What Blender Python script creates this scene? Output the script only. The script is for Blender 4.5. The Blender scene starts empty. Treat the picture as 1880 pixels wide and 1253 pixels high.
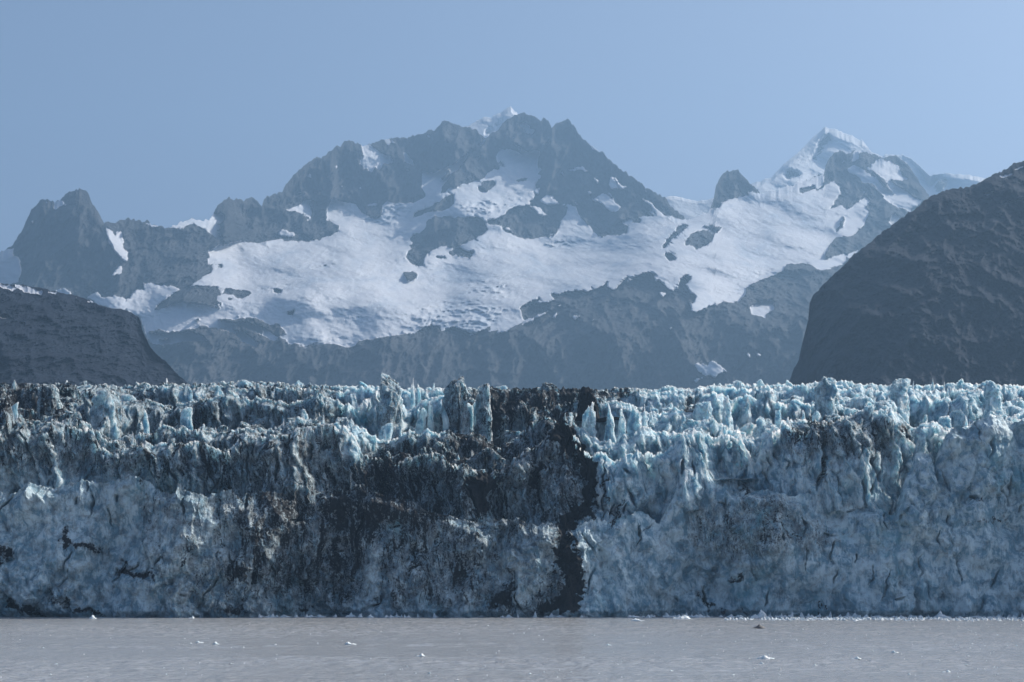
import bpy, math, numpy as np
from math import radians

# ------------------------------------------------------------------ camera, sky, sun
S = bpy.context.scene
COL = S.collection
F = 3470.0            # focal length in photo pixels (photo 1880 wide)
HY = 1054.0           # eye level row in the photo
CAMZ = 18.0
cam = bpy.data.cameras.new('camera')
cam.sensor_width = 36.0
cam.lens = F / 1880 * 36.0
cam.shift_y = (HY - 626.5) / 1880
cam.clip_start = 1.0
cam.clip_end = 120000.0
camo = bpy.data.objects.new('camera', cam)
camo.location = (0, 0, CAMZ)
camo.rotation_euler = (radians(90), 0, 0)
COL.objects.link(camo)
S.camera = camo

SUN_EL, SUN_AZ = 36.0, 69.0      # azimuth to the right of the view direction
W = bpy.data.worlds.new("World")
S.world = W
W.use_nodes = True
nt = W.node_tree
sky = nt.nodes.new('ShaderNodeTexSky')
sky.sky_type = 'NISHITA'
sky.sun_disc = False
sky.sun_elevation = radians(SUN_EL)
sky.sun_rotation = radians(SUN_AZ)
sky.altitude = 0
sky.air_density = 0.5
sky.dust_density = 3.2
sky.ozone_density = 1.2
bg = nt.nodes['Background']
nt.links.new(sky.outputs[0], bg.inputs[0])
bg.inputs[1].default_value = 0.128
sl = bpy.data.lights.new('sun', 'SUN')
sl.energy = 4.8
sl.angle = radians(0.53)
sl.color = (1.0, 0.93, 0.84)
slo = bpy.data.objects.new('sun', sl)
COL.objects.link(slo)
az, el = radians(SUN_AZ), radians(SUN_EL)
from mathutils import Vector
sdir = Vector((math.sin(az) * math.cos(el), math.cos(az) * math.cos(el), math.sin(el)))
slo.rotation_euler = sdir.to_track_quat('Z', 'Y').to_euler()
slo.location = (0, 0, 4000)
S.view_settings.view_transform = 'Standard'
S.view_settings.look = 'None'
S.view_settings.exposure = 0.45
S.view_settings.gamma = 1.0
S.cycles.max_bounces = 6
S.cycles.diffuse_bounces = 3
S.cycles.glossy_bounces = 2
S.cycles.transmission_bounces = 2
S.cycles.volume_bounces = 0
S.cycles.use_denoising = True

rng = np.random.default_rng(7)

# ------------------------------------------------------------------ numpy helpers
_P = np.arange(256)
np.random.RandomState(3).shuffle(_P)
_P = np.concatenate([_P, _P, _P])
_G = np.random.RandomState(5).normal(size=(256, 3)).astype(np.float32)
_G /= np.linalg.norm(_G, axis=1)[:, None]

def perlin(x, y, z):
    x = np.asarray(x, np.float32); y = np.asarray(y, np.float32) + 0 * x; z = np.asarray(z, np.float32) + 0 * x
    xi = np.floor(x).astype(np.int64); yi = np.floor(y).astype(np.int64); zi = np.floor(z).astype(np.int64)
    xf = x - xi; yf = y - yi; zf = z - zi
    u = xf * xf * (3 - 2 * xf); v = yf * yf * (3 - 2 * yf); w = zf * zf * (3 - 2 * zf)
    xi &= 255; yi &= 255; zi &= 255
    out = 0
    for dx in (0, 1):
        wx = u if dx else 1 - u
        a = _P[xi + dx]
        for dy in (0, 1):
            wy = v if dy else 1 - v
            b = _P[a + yi + dy]
            for dz in (0, 1):
                wz = w if dz else 1 - w
                g = _G[_P[b + zi + dz]]
                out = out + wx * wy * wz * (g[..., 0] * (xf - dx) + g[..., 1] * (yf - dy) + g[..., 2] * (zf - dz))
    return out * 1.6

def fbm(x, y, z, o=4, g=0.5, l=2.03):
    s, a = 0, 1.0
    for i in range(o):
        s = s + a * perlin(x + 17.3 * i, y + 5.1 * i, z + 9.7 * i)
        x, y, z, a = x * l, y * l, z * l, a * g
    return s

def ridged(x, y, z, o=4, g=0.5, l=2.03):
    s, a = 0, 1.0
    for i in range(o):
        n = 1 - np.abs(perlin(x + 11.3 * i, y + 7.1 * i, z + 3.7 * i)) * 1.8
        s = s + a * n * np.abs(n)
        x, y, z, a = x * l, y * l, z * l, a * g
    return s

def hash2(ix, iz, seed):
    h = (ix * 374761393 + iz * 668265263 + seed * 974634777) & 0xffffffff
    h = ((h ^ (h >> 13)) * 1274126177) & 0xffffffff
    h = h ^ (h >> 16)
    h2 = (h * 2246822519 + 3266489917) & 0xffffffff
    h3 = ((h2 ^ (h2 >> 15)) * 3266489917) & 0xffffffff
    h4 = ((h3 ^ (h3 >> 13)) * 668265263) & 0xffffffff
    return [(q & 0xffff) / 65535.0 for q in (h, h2, h3, h4)]

def chunks(x, z, sx, sz, seed, tilt=0.9, skew=0.0):
    """faceted broken-ice relief: the upper envelope of tilted planes, one per cell"""
    x = x + skew * z
    X = x / sx; Z = z / sz
    ix = np.floor(X).astype(np.int64); iz = np.floor(Z).astype(np.int64)
    best = np.full(X.shape, -9.0, np.float32)
    for dx in (-1, 0, 1):
        for dz in (-1, 0, 1):
            cx, cz = ix + dx, iz + dz
            a, b, c, d = hash2(cx, cz, seed)
            px = X - (cx + a); pz = Z - (cz + b)
            ang = c * 6.283
            h = 0.6 * d + tilt * (np.cos(ang) * px + 0.8 * np.sin(ang) * pz) * (0.4 + 0.6 * d) - .95 * np.maximum(np.abs(px), np.abs(pz)) - .35 * (px * px + pz * pz) + .3
            best = np.maximum(best, h)
    return best

def blades(u, seed, step, amp, sharp=1.0):
    """a jagged crest: the envelope of many lopsided pointed teeth"""
    out = np.zeros_like(u)
    r = np.random.default_rng(seed)
    n = int((u[-1] - u[0]) / step)
    for i in range(n):
        c = u[0] + (i + r.random()) * step
        w1, w2 = r.uniform(.35, 1.3, 2) * step
        h = amp * r.uniform(.25, 1.0) ** 1.4
        d = u - c
        a = np.where(d < 0, 1 + d / w1, 1 - d / w2)
        out = np.maximum(out, h * np.clip(a, 0, 1) ** sharp)
    return out

def gaps(x, z, sx, sz, seed, wid):
    """narrow clefts along the borders between irregular cells"""
    X = x / sx; Z = z / sz
    ix = np.floor(X).astype(np.int64); iz = np.floor(Z).astype(np.int64)
    f1 = np.full(X.shape, 9.0, np.float32); f2 = f1.copy()
    for dx in (-1, 0, 1):
        for dz in (-1, 0, 1):
            a, b, c, d = hash2(ix + dx, iz + dz, seed)
            q = np.abs(X - (ix + dx + a)) * .9 + np.abs(Z - (iz + dz + b)) * .7 + .25 * c
            f2 = np.minimum(f2, np.maximum(f1, q)); f1 = np.minimum(f1, q)
    return np.clip(1 - (f2 - f1) / wid, 0, 1)

def poly(pts):
    p = np.array(pts, float)
    return lambda x: np.interp(x, p[:, 0], p[:, 1])

def T(o, s, pts):
    """crop coordinates -> photo coordinates"""
    return [(o[0] + p[0] / s, o[1] + p[1] / s) for p in pts]

C1 = lambda *p: T((0, 180), 2.32, p)
C2 = lambda *p: T((460, 180), 2.506, p)
C3 = lambda *p: T((860, 180), 2.506, p)
C4 = lambda *p: T((1180, 200), 2.41, p)
G1 = lambda *p: T((0, 660), 2.611, p)
G2 = lambda *p: T((600, 660), 2.611, p)
G3 = lambda *p: T((1240, 660), 2.611, p)

class Mask:
    """a map over photo coordinates used to lay out snow and debris cover on a surface"""
    def __init__(s, x0, y0, x1, y1, v=0.0):
        s.x0, s.y0 = x0, y0
        s.a = np.full((y1 - y0, x1 - x0), v, np.float32)
    def paint(s, pts, v):
        p = np.array(pts, float)
        h, w = s.a.shape
        bx0 = max(int(p[:, 0].min()) - s.x0 - 1, 0); bx1 = min(int(p[:, 0].max()) - s.x0 + 2, w)
        by0 = max(int(p[:, 1].min()) - s.y0 - 1, 0); by1 = min(int(p[:, 1].max()) - s.y0 + 2, h)
        if bx1 <= bx0 or by1 <= by0: return
        X, Y = np.meshgrid(np.arange(bx0, bx1) + s.x0 + .5, np.arange(by0, by1) + s.y0 + .5)
        ins = np.zeros(X.shape, bool)
        n = len(p)
        for i in range(n):
            xa, ya = p[i]; xb, yb = p[(i + 1) % n]
            if ya == yb: continue
            c = ((ya > Y) != (yb > Y)) & (X < (xb - xa) * (Y - ya) / (yb - ya) + xa)
            ins ^= c
        sub = s.a[by0:by1, bx0:bx1]
        sub[ins] = v
    def blob(s, x, y, rx, ry, v, ang=0.0):
        h, w = s.a.shape
        X, Y = np.meshgrid(np.arange(w) + s.x0 - x, np.arange(h) + s.y0 - y)
        c, q = math.cos(ang), math.sin(ang)
        d = ((X * c + Y * q) / rx) ** 2 + ((-X * q + Y * c) / ry) ** 2
        s.a = np.maximum(s.a, v * np.exp(-d).astype(np.float32))
    def blur(s, r, n=2):
        for _ in range(n):
            for ax in (0, 1):
                k = 2 * r + 1
                pad = [(0, 0), (0, 0)]; pad[ax] = (r + 1, r)
                c = np.cumsum(np.pad(s.a, pad, mode='edge'), axis=ax, dtype=np.float64)
                if ax == 0: s.a = ((c[k:] - c[:-k]) / k).astype(np.float32)
                else: s.a = ((c[:, k:] - c[:, :-k]) / k).astype(np.float32)
        return s
    def get(s, x, y):
        h, w = s.a.shape
        fx = np.clip(x - s.x0 - .5, 0, w - 1.01); fy = np.clip(y - s.y0 - .5, 0, h - 1.01)
        i = fx.astype(int); j = fy.astype(int); a = fx - i; b = fy - j
        return (s.a[j, i] * (1 - a) * (1 - b) + s.a[j, i + 1] * a * (1 - b) + s.a[j + 1, i] * (1 - a) * b + s.a[j + 1, i + 1] * a * b)

class TPS:
    """smooth surface through scattered control points"""
    def __init__(s, pts):
        p = np.array(pts, float)
        s.c = p[:, :2] / 500.0
        n = len(p)
        d = np.linalg.norm(s.c[:, None] - s.c[None], axis=2)
        K = np.where(d > 0, d * d * np.log(d + 1e-12), 0) + np.eye(n) * 0.01
        Q = np.c_[np.ones(n), s.c]
        A = np.zeros((n + 3, n + 3)); A[:n, :n] = K; A[:n, n:] = Q; A[n:, :n] = Q.T
        s.w = np.linalg.solve(A, np.r_[p[:, 2], 0, 0, 0])
    def __call__(s, x, y):
        X = x / 500.0; Y = y / 500.0
        o = s.w[-3] + s.w[-2] * X + s.w[-1] * Y
        for (cx, cy), w in zip(s.c, s.w[:-3]):
            d2 = (X - cx) ** 2 + (Y - cy) ** 2
            o = o + w * 0.5 * d2 * np.log(d2 + 1e-12)
        return o

def world(u, v, d):
    return (u - 940) / F * d, d, CAMZ + (HY - v) / F * d

def grid_mesh(name, X, Y, Z, mat, attrs=None, parent=None, smooth=True, flip=False):
    r, c = X.shape
    co = np.stack([X, Y, Z], -1).reshape(-1, 3).astype(np.float32)
    i = np.arange((r - 1) * (c - 1)); row = i // (c - 1); colm = i % (c - 1)
    a = row * c + colm
    q = np.stack([a, a + 1, a + c + 1, a + c], 1)
    if flip: q = q[:, ::-1]
    return raw_mesh(name, co, q, mat, attrs, parent, smooth)

def raw_mesh(name, co, q, mat, attrs=None, parent=None, smooth=True):
    me = bpy.data.meshes.new(name)
    nf, k = q.shape
    me.vertices.add(len(co)); me.vertices.foreach_set('co', np.ascontiguousarray(co, np.float32).ravel())
    me.loops.add(nf * k); me.loops.foreach_set('vertex_index', np.ascontiguousarray(q, np.int32).ravel())
    me.polygons.add(nf); me.polygons.foreach_set('loop_start', np.arange(nf, dtype=np.int32) * k)
    me.polygons.foreach_set('use_smooth', np.full(nf, smooth))
    for n, a in (attrs or {}).items():
        at = me.attributes.new(n, 'FLOAT', 'POINT')
        at.data.foreach_set('value', np.ascontiguousarray(a, np.float32).ravel())
    me.update(calc_edges=True)
    me.materials.append(mat)
    o = bpy.data.objects.new(name, me)
    COL.objects.link(o)
    if parent: o.parent = parent
    return o

def tag(o, label=None, cat=None, group=None, kind=None):
    if label: o['label'] = label
    if cat: o['category'] = cat
    if group: o['group'] = group
    if kind: o['kind'] = kind
    return o

# ------------------------------------------------------------------ materials
class NT:
    def __init__(s, name):
        s.m = bpy.data.materials.new(name); s.m.use_nodes = True
        s.t = s.m.node_tree
        s.b = s.t.nodes['Principled BSDF']
        s.out = s.t.nodes['Material Output']
    def n(s, t, **k):
        nd = s.t.nodes.new('ShaderNode' + t)
        for a, v in k.items():
            if a.startswith('i_'): nd.inputs[int(a[2:])].default_value = v
            else: setattr(nd, a, v)
        return nd
    def l(s, a, b): s.t.links.new(a, b)
    def pos(s, sc=(1, 1, 1), rot=(0, 0, 0)):
        g = s.n('NewGeometry'); mp = s.n('Mapping')
        mp.inputs['Scale'].default_value = sc; mp.inputs['Rotation'].default_value = rot
        s.l(g.outputs['Position'], mp.inputs['Vector'])
        return mp.outputs[0]
    def noise(s, vec, scale, detail=6, rough=.6, dist=0.0, kind='FBM'):
        nd = s.n('TexNoise')
        nd.noise_type = kind
        nd.inputs['Scale'].default_value = scale; nd.inputs['Detail'].default_value = detail
        nd.inputs['Roughness'].default_value = rough; nd.inputs['Distortion'].default_value = dist
        s.l(vec, nd.inputs['Vector'])
        return nd.outputs['Fac']
    def attr(s, name):
        a = s.n('Attribute'); a.attribute_name = name
        return a.outputs['Fac']
    def math(s, op, a, b=None, c=None, clamp=False):
        nd = s.n('Math'); nd.operation = op; nd.use_clamp = clamp
        for i, v in enumerate((a, b, c)):
            if v is None: continue
            if isinstance(v, (int, float)): nd.inputs[i].default_value = v
            else: s.l(v, nd.inputs[i])
        return nd.outputs[0]
    def ramp(s, x, lo, hi, a=0.0, b=1.0):
        nd = s.n('MapRange'); nd.interpolation_type = 'SMOOTHSTEP'
        for i, v in zip(range(5), (x, lo, hi, a, b)):
            if isinstance(v, (int, float)): nd.inputs[i].default_value = v
            else: s.l(v, nd.inputs[i])
        return nd.outputs[0]
    def mix(s, f, a, b):
        nd = s.n('Mix'); nd.data_type = 'RGBA'
        for i, v in ((0, f), (6, a), (7, b)):
            if isinstance(v, (int, float)): nd.inputs[i].default_value = v
            elif isinstance(v, tuple): nd.inputs[i].default_value = v + (1,) if len(v) == 3 else v
            else: s.l(v, nd.inputs[i])
        return nd.outputs[2]
    def bump(s, h, dist, strength=1.0, normal=None):
        nd = s.n('Bump'); nd.inputs['Distance'].default_value = dist; nd.inputs['Strength'].default_value = strength
        s.l(h, nd.inputs['Height'])
        if normal: s.l(normal, nd.inputs['Normal'])
        return nd.outputs[0]

def mountain_material(name, rock_a, rock_b, scale, snow=(0.58, 0.61, 0.66), speck=0.0, bumpd=1.0):
    k = NT(name)
    p = k.pos()
    vert = k.pos((1, 1, .25))
    n1 = k.noise(p, .004 * scale, 8, .62)
    n2 = k.noise(vert, .02 * scale, 8, .68, .6)
    n3 = k.noise(p, .05 * scale, 6, .7)
    t = k.math('MULTIPLY_ADD', n2, .6, k.math('MULTIPLY', n1, .5))
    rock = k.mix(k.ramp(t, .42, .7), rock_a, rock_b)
    a = k.attr('snow')
    edge = k.math('ADD', a, k.math('MULTIPLY', k.math('SUBTRACT', k.math('MULTIPLY_ADD', n3, .5, k.math('MULTIPLY', n2, .5)), .5), 1.1))
    m = k.ramp(edge, .44, .56)
    if speck:
        sp = k.ramp(k.noise(p, .012 * scale, 9, .75, .4), speck, speck + .04)
        m = k.math('MAXIMUM', m, k.math('MULTIPLY', sp, .7))
    dirt = k.mix(k.ramp(k.noise(k.pos((1, .35, 1), (0, radians(20), 0)), .006 * scale, 8, .68, .8), .45, .72), snow, (snow[0] * .70, snow[1] * .77, snow[2] * .84))  # old-ice patches, made blue-grey to put shade into the snow colour
    k.l(k.mix(m, rock, dirt), k.b.inputs['Base Color'])
    k.b.inputs['Roughness'].default_value = .85
    k.b.inputs['Specular IOR Level'].default_value = .2
    h = k.math('ADD', k.math('MULTIPLY', n2, 1.0), k.math('MULTIPLY', n3, .5))
    hs = k.math('MULTIPLY', h, k.ramp(m, 0, 1, 1.0, .18))
    k.l(k.bump(hs, 26.0 / scale * bumpd, 1.0), k.b.inputs['Normal'])
    return k.m

def ice_material(name, sss=0.0):
    k = NT(name)
    p = k.pos()
    tall = k.pos((1, 1, .24), (0, radians(14), 0))
    diag = k.pos((1, 1, .18), (0, radians(-32), 0))
    big = k.noise(p, .035, 6, .6, .5)
    mid = k.noise(p, .16, 8, .66, .6)
    fin = k.noise(tall, .55, 9, .72, .8)
    veins = k.noise(tall, .17, 7, .62, 1.6, 'RIDGED_MULTIFRACTAL')
    veind = k.noise(diag, .3, 6, .6, 1.2, 'RIDGED_MULTIFRACTAL')
    d = k.attr('dirt')
    # ice body: pale, with bluer dense ice in patches
    base = k.mix(k.ramp(k.math('ADD', mid, k.math('MULTIPLY', k.math('SUBTRACT', fin, .5), .6)), .38, .6), (.20, .36, .46), (.66, .81, .86))
    base = k.mix(k.ramp(big, .54, .72, 0, .75), base, (.16, .42, .52))
    silt = k.ramp(k.math('ADD', k.noise(p, .25, 8, .75, .3), k.math('MULTIPLY', d, .4)), .52, .82, 0, .8)
    base = k.mix(silt, base, (.115, .12, .125))
    # dark debris: threshold of a broken noise against the coverage attribute
    f = k.math('ADD', k.math('MULTIPLY', k.noise(tall, .13, 9, .72, 1.2), .42), k.math('ADD', k.math('MULTIPLY', k.noise(diag, .45, 8, .76, 1.0), .30), k.math('MULTIPLY', k.noise(p, 1.1, 6, .75, .4), .28)))
    f = k.math('MULTIPLY', k.math('SUBTRACT', f, .5), 3.0)
    cov = k.math('ADD', f, k.math('MULTIPLY', k.math('SUBTRACT', d, .47), 1.05))
    debris = k.ramp(cov, .0, .14)
    vm = None
    for vec, sc, dd, w in ((tall, .13, .5, .012), (tall, .42, .5, .018), (diag, .30, .5, .016), (k.pos((1, 1, .3), (0, radians(50), 0)), .2, .4, .008)):
        n = k.noise(vec, sc, 5, .58, dd)
        line = k.ramp(k.math('ABSOLUTE', k.math('SUBTRACT', n, .5)), 0.0, k.math('MULTIPLY_ADD', d, w * 1.9, w * .02), 1.0, 0.0)
        vm = line if vm is None else k.math('MAXIMUM', vm, line)
    vm = k.math('MULTIPLY', vm, k.ramp(k.math('ADD', k.noise(p, .07, 5, .6), k.math('MULTIPLY', d, .35)), 0.5, .66, 0.0, .9))
    vm = k.math('MULTIPLY', vm, k.ramp(d, .15, .45))
    mask = k.math('MAXIMUM', debris, vm)
    colr = k.mix(mask, base, (.012, .013, .015))
    k.l(colr, k.b.inputs['Base Color'])
    k.l(k.ramp(mask, 0, 1, .42, .9), k.b.inputs['Roughness'])
    k.b.inputs['Specular IOR Level'].default_value = .35
    if sss:
        k.b.subsurface_method = 'RANDOM_WALK'
        k.l(k.math('MULTIPLY', k.math('SUBTRACT', 1.0, mask), sss), k.b.inputs['Subsurface Weight'])
        k.b.inputs['Subsurface Radius'].default_value = (.75, .93, 1.0)
        k.b.inputs['Subsurface Scale'].default_value = 5.0
    h = k.math('ADD', k.math('MULTIPLY', mid, 2.2), k.math('ADD', k.math('MULTIPLY', fin, .9), k.math('MULTIPLY', k.noise(p, 1.4, 6, .7), .35)))
    h = k.math('SUBTRACT', h, k.math('MULTIPLY', veins, .35))
    k.l(k.bump(h, .85, 1.0), k.b.inputs['Normal'])
    return k.m

M_range = mountain_material('rock_and_snow', (.028, .034, .042), (.075, .080, .090), 1.0)
M_far = mountain_material('far_snow_peak', (.07, .07, .075), (.16, .16, .165), .8)
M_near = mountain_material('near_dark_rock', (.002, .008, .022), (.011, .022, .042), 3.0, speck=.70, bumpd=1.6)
M_ice = ice_material('glacier_ice')
M_serac = ice_material('backlit_ice', .75)

# ------------------------------------------------------------------ mountains
def mountain(name, label, ridge, u0, u1, du, nrow, depth, mat, snow=None, rockamp=60, feat=1.0, foot=760, backlen=1500, seed=0, jag=1.2, basez=-5, warp=.5, rough=None, streak=None):
    u = np.arange(u0, u1 + du, du)
    # beyond the frame the land goes on, more coarsely
    if u0 < -50: u = np.concatenate([np.arange(u0 - 700, u0 - 4, 9.0), u])
    if u1 > 1900: u = np.concatenate([u, np.arange(u1 + 9, u1 + 900, 9.0)])
    rv = poly(ridge)(u) + jag * fbm(u * .11, seed + 0 * u, 3.3, 5, .7) + jag * .4 - blades(u, seed, 9, jag * 1.3)
    t = np.linspace(0, 1, nrow)[:, None]
    V = rv[None] + (foot - rv[None]) * t
    U = np.broadcast_to(u[None], V.shape)
    D = depth(np.clip(U, max(u0, -70), min(u1, 1960)), V)
    X, Y, Z = world(U, V, D)
    wu = 7 * fbm(U * .035, V * .035, 1.7, 5, .62); wv = 7 * fbm(U * .035 + 50, V * .035, 4.7, 5, .62)
    s = snow.get(U + wu * warp, V + wv * warp + 3 * warp * perlin(U * .45, V * .05, 2.)) if snow is not None else np.zeros_like(V)
    if streak is not None:
        sb = streak.get(U, V)
        g = ridged(X * .010 + Z * .004, Y * .0015, Z * .0022 + seed, 4, .6) - 1.0
        s = np.clip(s * .92 + sb * .10 - g * .85 * np.clip(3.2 * sb * (1 - sb), 0, .8), 0, 1)
    k = .0011 * feat
    flute = ridged(X * k * 1.6 + .25 * Z * k, Y * k * .5, Z * k * .55 + seed, 6, .55)
    crag = ridged(X * k * 5 - Z * k * 1.5, Y * k, Z * k * 3 + seed, 5, .6)
    rocky = (flute - 1.0) * rockamp * 1.2 + (crag - 1.0) * rockamp * .6
    soft = fbm(X * .0014 + Z * .001, Y * .0008, Z * .0016 - X * .0006 + 9, 3, .45) * rockamp * 2.2 + fbm(X * .006 + Z * .004, Y * .001, Z * .007, 5, .6) * rockamp * .22
    if rough is not None:
        q = rough.get(U, V)
        soft = soft + q * np.clip(.5 + 2 * perlin(X * .003, Y * .001, Z * .004), .1, 1.3) * (chunks(X, Z, 60, 24, 5) * 26 + chunks(X, Z, 19, 10, 6, 1.2) * 18)
    w = np.clip((s - .25) / .5, 0, 1)
    dd = rocky * (1 - w) * -1 + soft * w
    fade = np.clip(t * 14, 0.1, 1)
    D = D + dd * fade
    X, Y, Z = world(U, V, D)
    # the slope goes on down behind the nearer ice, and down the far side of the crest
    bx, by, bz = [], [], []
    for a in (1, .75, .5, .3, .15, .05):
        bx.append(X[0] * (1 + a * backlen / Y[0])); by.append(Y[0] + a * backlen); bz.append(basez + (Z[0] - basez) * (1 - a) ** 1.3)
    fx, fy, fz = [], [], []
    for a in (.35, .7, 1):
        fx.append(X[-1]); fy.append(Y[-1] * (1 - .1 * a)); fz.append(basez + (Z[-1] - basez) * (1 - a))
    XX = np.vstack(bx + [X] + fx); YY = np.vstack(by + [Y] + fy); ZZ = np.vstack(bz + [Z] + fz)
    ss = np.vstack([s[:1]] * 6 + [s] + [s[-1:] * 0] * 3)
    o = grid_mesh(name, XX, YY, ZZ, mat, {'snow': ss}, flip=True)
    return tag(o, label, None, None, 'structure')

# --- main range -----------------------------------------------------
ridge_main = (C1((-400, 700), (0, 655), (40, 642), (60, 615), (85, 575), (110, 530), (135, 480), (160, 450), (180, 440), (200, 435), (225, 445), (250, 435), (275, 415), (300, 400), (320, 393), (345, 388), (365, 395), (380, 410), (390, 440), (410, 475), (425, 505), (440, 530), (490, 530), (515, 520), (545, 513), (580, 517), (610, 525), (650, 540), (690, 553), (730, 547), (780, 528), (825, 512), (860, 525), (890, 517), (905, 500), (925, 460), (950, 435), (975, 428), (1010, 438), (1040, 437), (1080, 430), (1095, 445), (1115, 460), (1125, 428), (1150, 420), (1195, 408), (1215, 375), (1240, 340), (1270, 310), (1300, 285), (1330, 262), (1370, 250), (1400, 235), (1430, 210), (1455, 197))
 + C2((430, 200), (457, 193), (480, 203), (500, 220), (520, 218), (540, 217), (570, 202), (600, 195), (640, 186), (680, 182), (750, 182), (770, 170), (800, 160), (850, 148), (865, 130), (880, 115), (903, 104), (930, 117), (960, 130), (1010, 138), (1040, 150), (1055, 165), (1078, 184), (1105, 165), (1140, 145), (1160, 120), (1190, 95), (1212, 80))
 + C3((235, 78), (260, 65), (290, 82), (318, 103), (345, 95), (365, 105), (383, 137), (405, 118), (430, 112), (452, 97), (470, 115), (485, 135), (510, 165), (550, 208), (580, 232), (620, 258), (650, 290), (700, 325), (750, 360), (790, 385), (810, 410), (840, 425), (880, 450), (910, 470), (950, 515), (975, 535), (1000, 558), (1030, 560), (1060, 545), (1100, 522), (1114, 518), (1118, 505), (1130, 460), (1140, 400), (1165, 365), (1190, 340), (1218, 331))
 + C4((400, 270), (425, 278), (445, 298), (480, 335), (510, 355), (520, 372), (545, 370), (600, 355), (680, 330), (740, 312), (800, 290), (808, 255), (830, 215), (850, 193), (880, 188), (910, 198), (940, 185), (975, 195), (1030, 205), (1060, 220), (1085, 212), (1100, 208), (1120, 210), (1150, 225), (1175, 255), (1200, 285), (1225, 320), (1245, 355), (1265, 385), (1290, 400), (1700, 560), (2200, 700)))

SN = Mask(-80, 150, 1960, 800)
R = lambda p: SN.paint(p, 0.0)
P = lambda p: SN.paint(p, 1.0)
# the big snow basin: upper edge left to right, then lower edge right to left
big_up = (C1((595, 935), (640, 905), (700, 860), (760, 820), (810, 798), (870, 760), (945, 722), (935, 705), (885, 712), (880, 685), (905, 680), (890, 650), (930, 635), (990, 615), (1020, 605), (1100, 615), (1190, 605), (1290, 608), (1370, 600))
 + C2((400, 615), (405, 590), (340, 565), (345, 520), (375, 465), (420, 475), (490, 490), (510, 520), (555, 548), (590, 560), (605, 535), (600, 490), (640, 482), (700, 490), (770, 475), (800, 450), (790, 400), (785, 350), (850, 345), (900, 320), (950, 290), (1005, 253), (985, 300), (940, 345), (900, 385), (885, 410), (880, 445), (920, 415), (970, 400), (1020, 385), (1080, 365), (1120, 325), (1140, 300), (1128, 265))
 + C3((150, 240), (180, 235), (215, 252), (245, 265), (228, 222), (245, 225), (270, 248), (322, 242), (328, 265), (312, 295), (320, 325), (338, 330), (310, 350), (338, 358), (318, 390), (305, 420), (330, 422), (320, 445), (285, 470), (300, 480), (330, 470), (370, 450), (400, 455), (415, 480), (430, 500), (425, 485), (460, 485), (500, 495), (510, 530), (535, 570), (560, 600), (600, 635), (640, 637), (690, 632), (735, 622), (740, 590), (760, 580), (795, 575), (785, 550), (800, 545), (865, 545), (870, 530), (840, 500), (790, 465), (830, 475), (870, 515), (900, 540), (940, 550), (975, 565), (1000, 556), (1030, 540), (1060, 530), (1114, 518), (1170, 490))
 + C4((345, 415), (400, 395), (470, 380), (530, 365), (600, 330), (700, 310), (800, 288), (812, 315), (790, 345), (765, 372), (800, 350), (850, 320), (865, 350), (870, 380), (850, 410), (845, 430), (800, 450), (765, 468), (830, 440), (880, 428), (905, 450), (930, 440), (960, 400), (990, 390), (1005, 410), (990, 430), (1000, 470), (975, 520), (930, 550), (880, 572), (850, 570), (825, 610), (805, 650), (820, 658), (850, 652), (900, 640), (960, 625)))
big_lo = (C1((595, 935), (625, 1010), (640, 1042), (730, 1048), (800, 1032), (885, 1033), (860, 1010), (800, 1000), (730, 1003), (640, 1005), (632, 992), (700, 990), (760, 990), (830, 985), (870, 970), (950, 980), (1000, 1010), (1060, 1050), (1095, 1062), (1110, 1045), (1060, 1020), (1000, 990), (975, 985), (1040, 975), (1090, 1000), (1150, 1030), (1200, 1035), (1245, 1050))
 + C2((200, 1125), (260, 1142), (340, 1130), (400, 1130), (430, 1152), (480, 1142), (510, 1120), (560, 1110), (640, 1100), (700, 1090), (760, 1080), (790, 1060), (830, 1045), (860, 1050), (880, 1077), (930, 1053), (975, 1060), (995, 1097))
 + C3((30, 1090), (70, 1065), (120, 1050), (80, 1078), (100, 1078), (160, 1045), (125, 1082), (200, 1060), (255, 1035), (225, 1062), (300, 1030), (372, 985), (320, 1000), (255, 1032), (240, 1000), (235, 965), (270, 935), (330, 925), (310, 945), (350, 945), (405, 935), (375, 915), (430, 905), (490, 885), (530, 900), (580, 885), (620, 860), (642, 838), (635, 870), (660, 885), (720, 845), (745, 815), (722, 865), (790, 810), (840, 800), (860, 840), (880, 835), (905, 870), (935, 895), (965, 880), (972, 850), (985, 860), (1010, 890), (1050, 915), (1020, 960), (1018, 985), (1050, 985), (1100, 960), (1150, 940))
 + C4((420, 850), (455, 815), (455, 785), (490, 765), (520, 758), (560, 755), (600, 735), (630, 700), (660, 685), (700, 680), (740, 690), (770, 710), (830, 710), (870, 695), (910, 670), (960, 630)))
P(big_up + big_lo[::-1])
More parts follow.
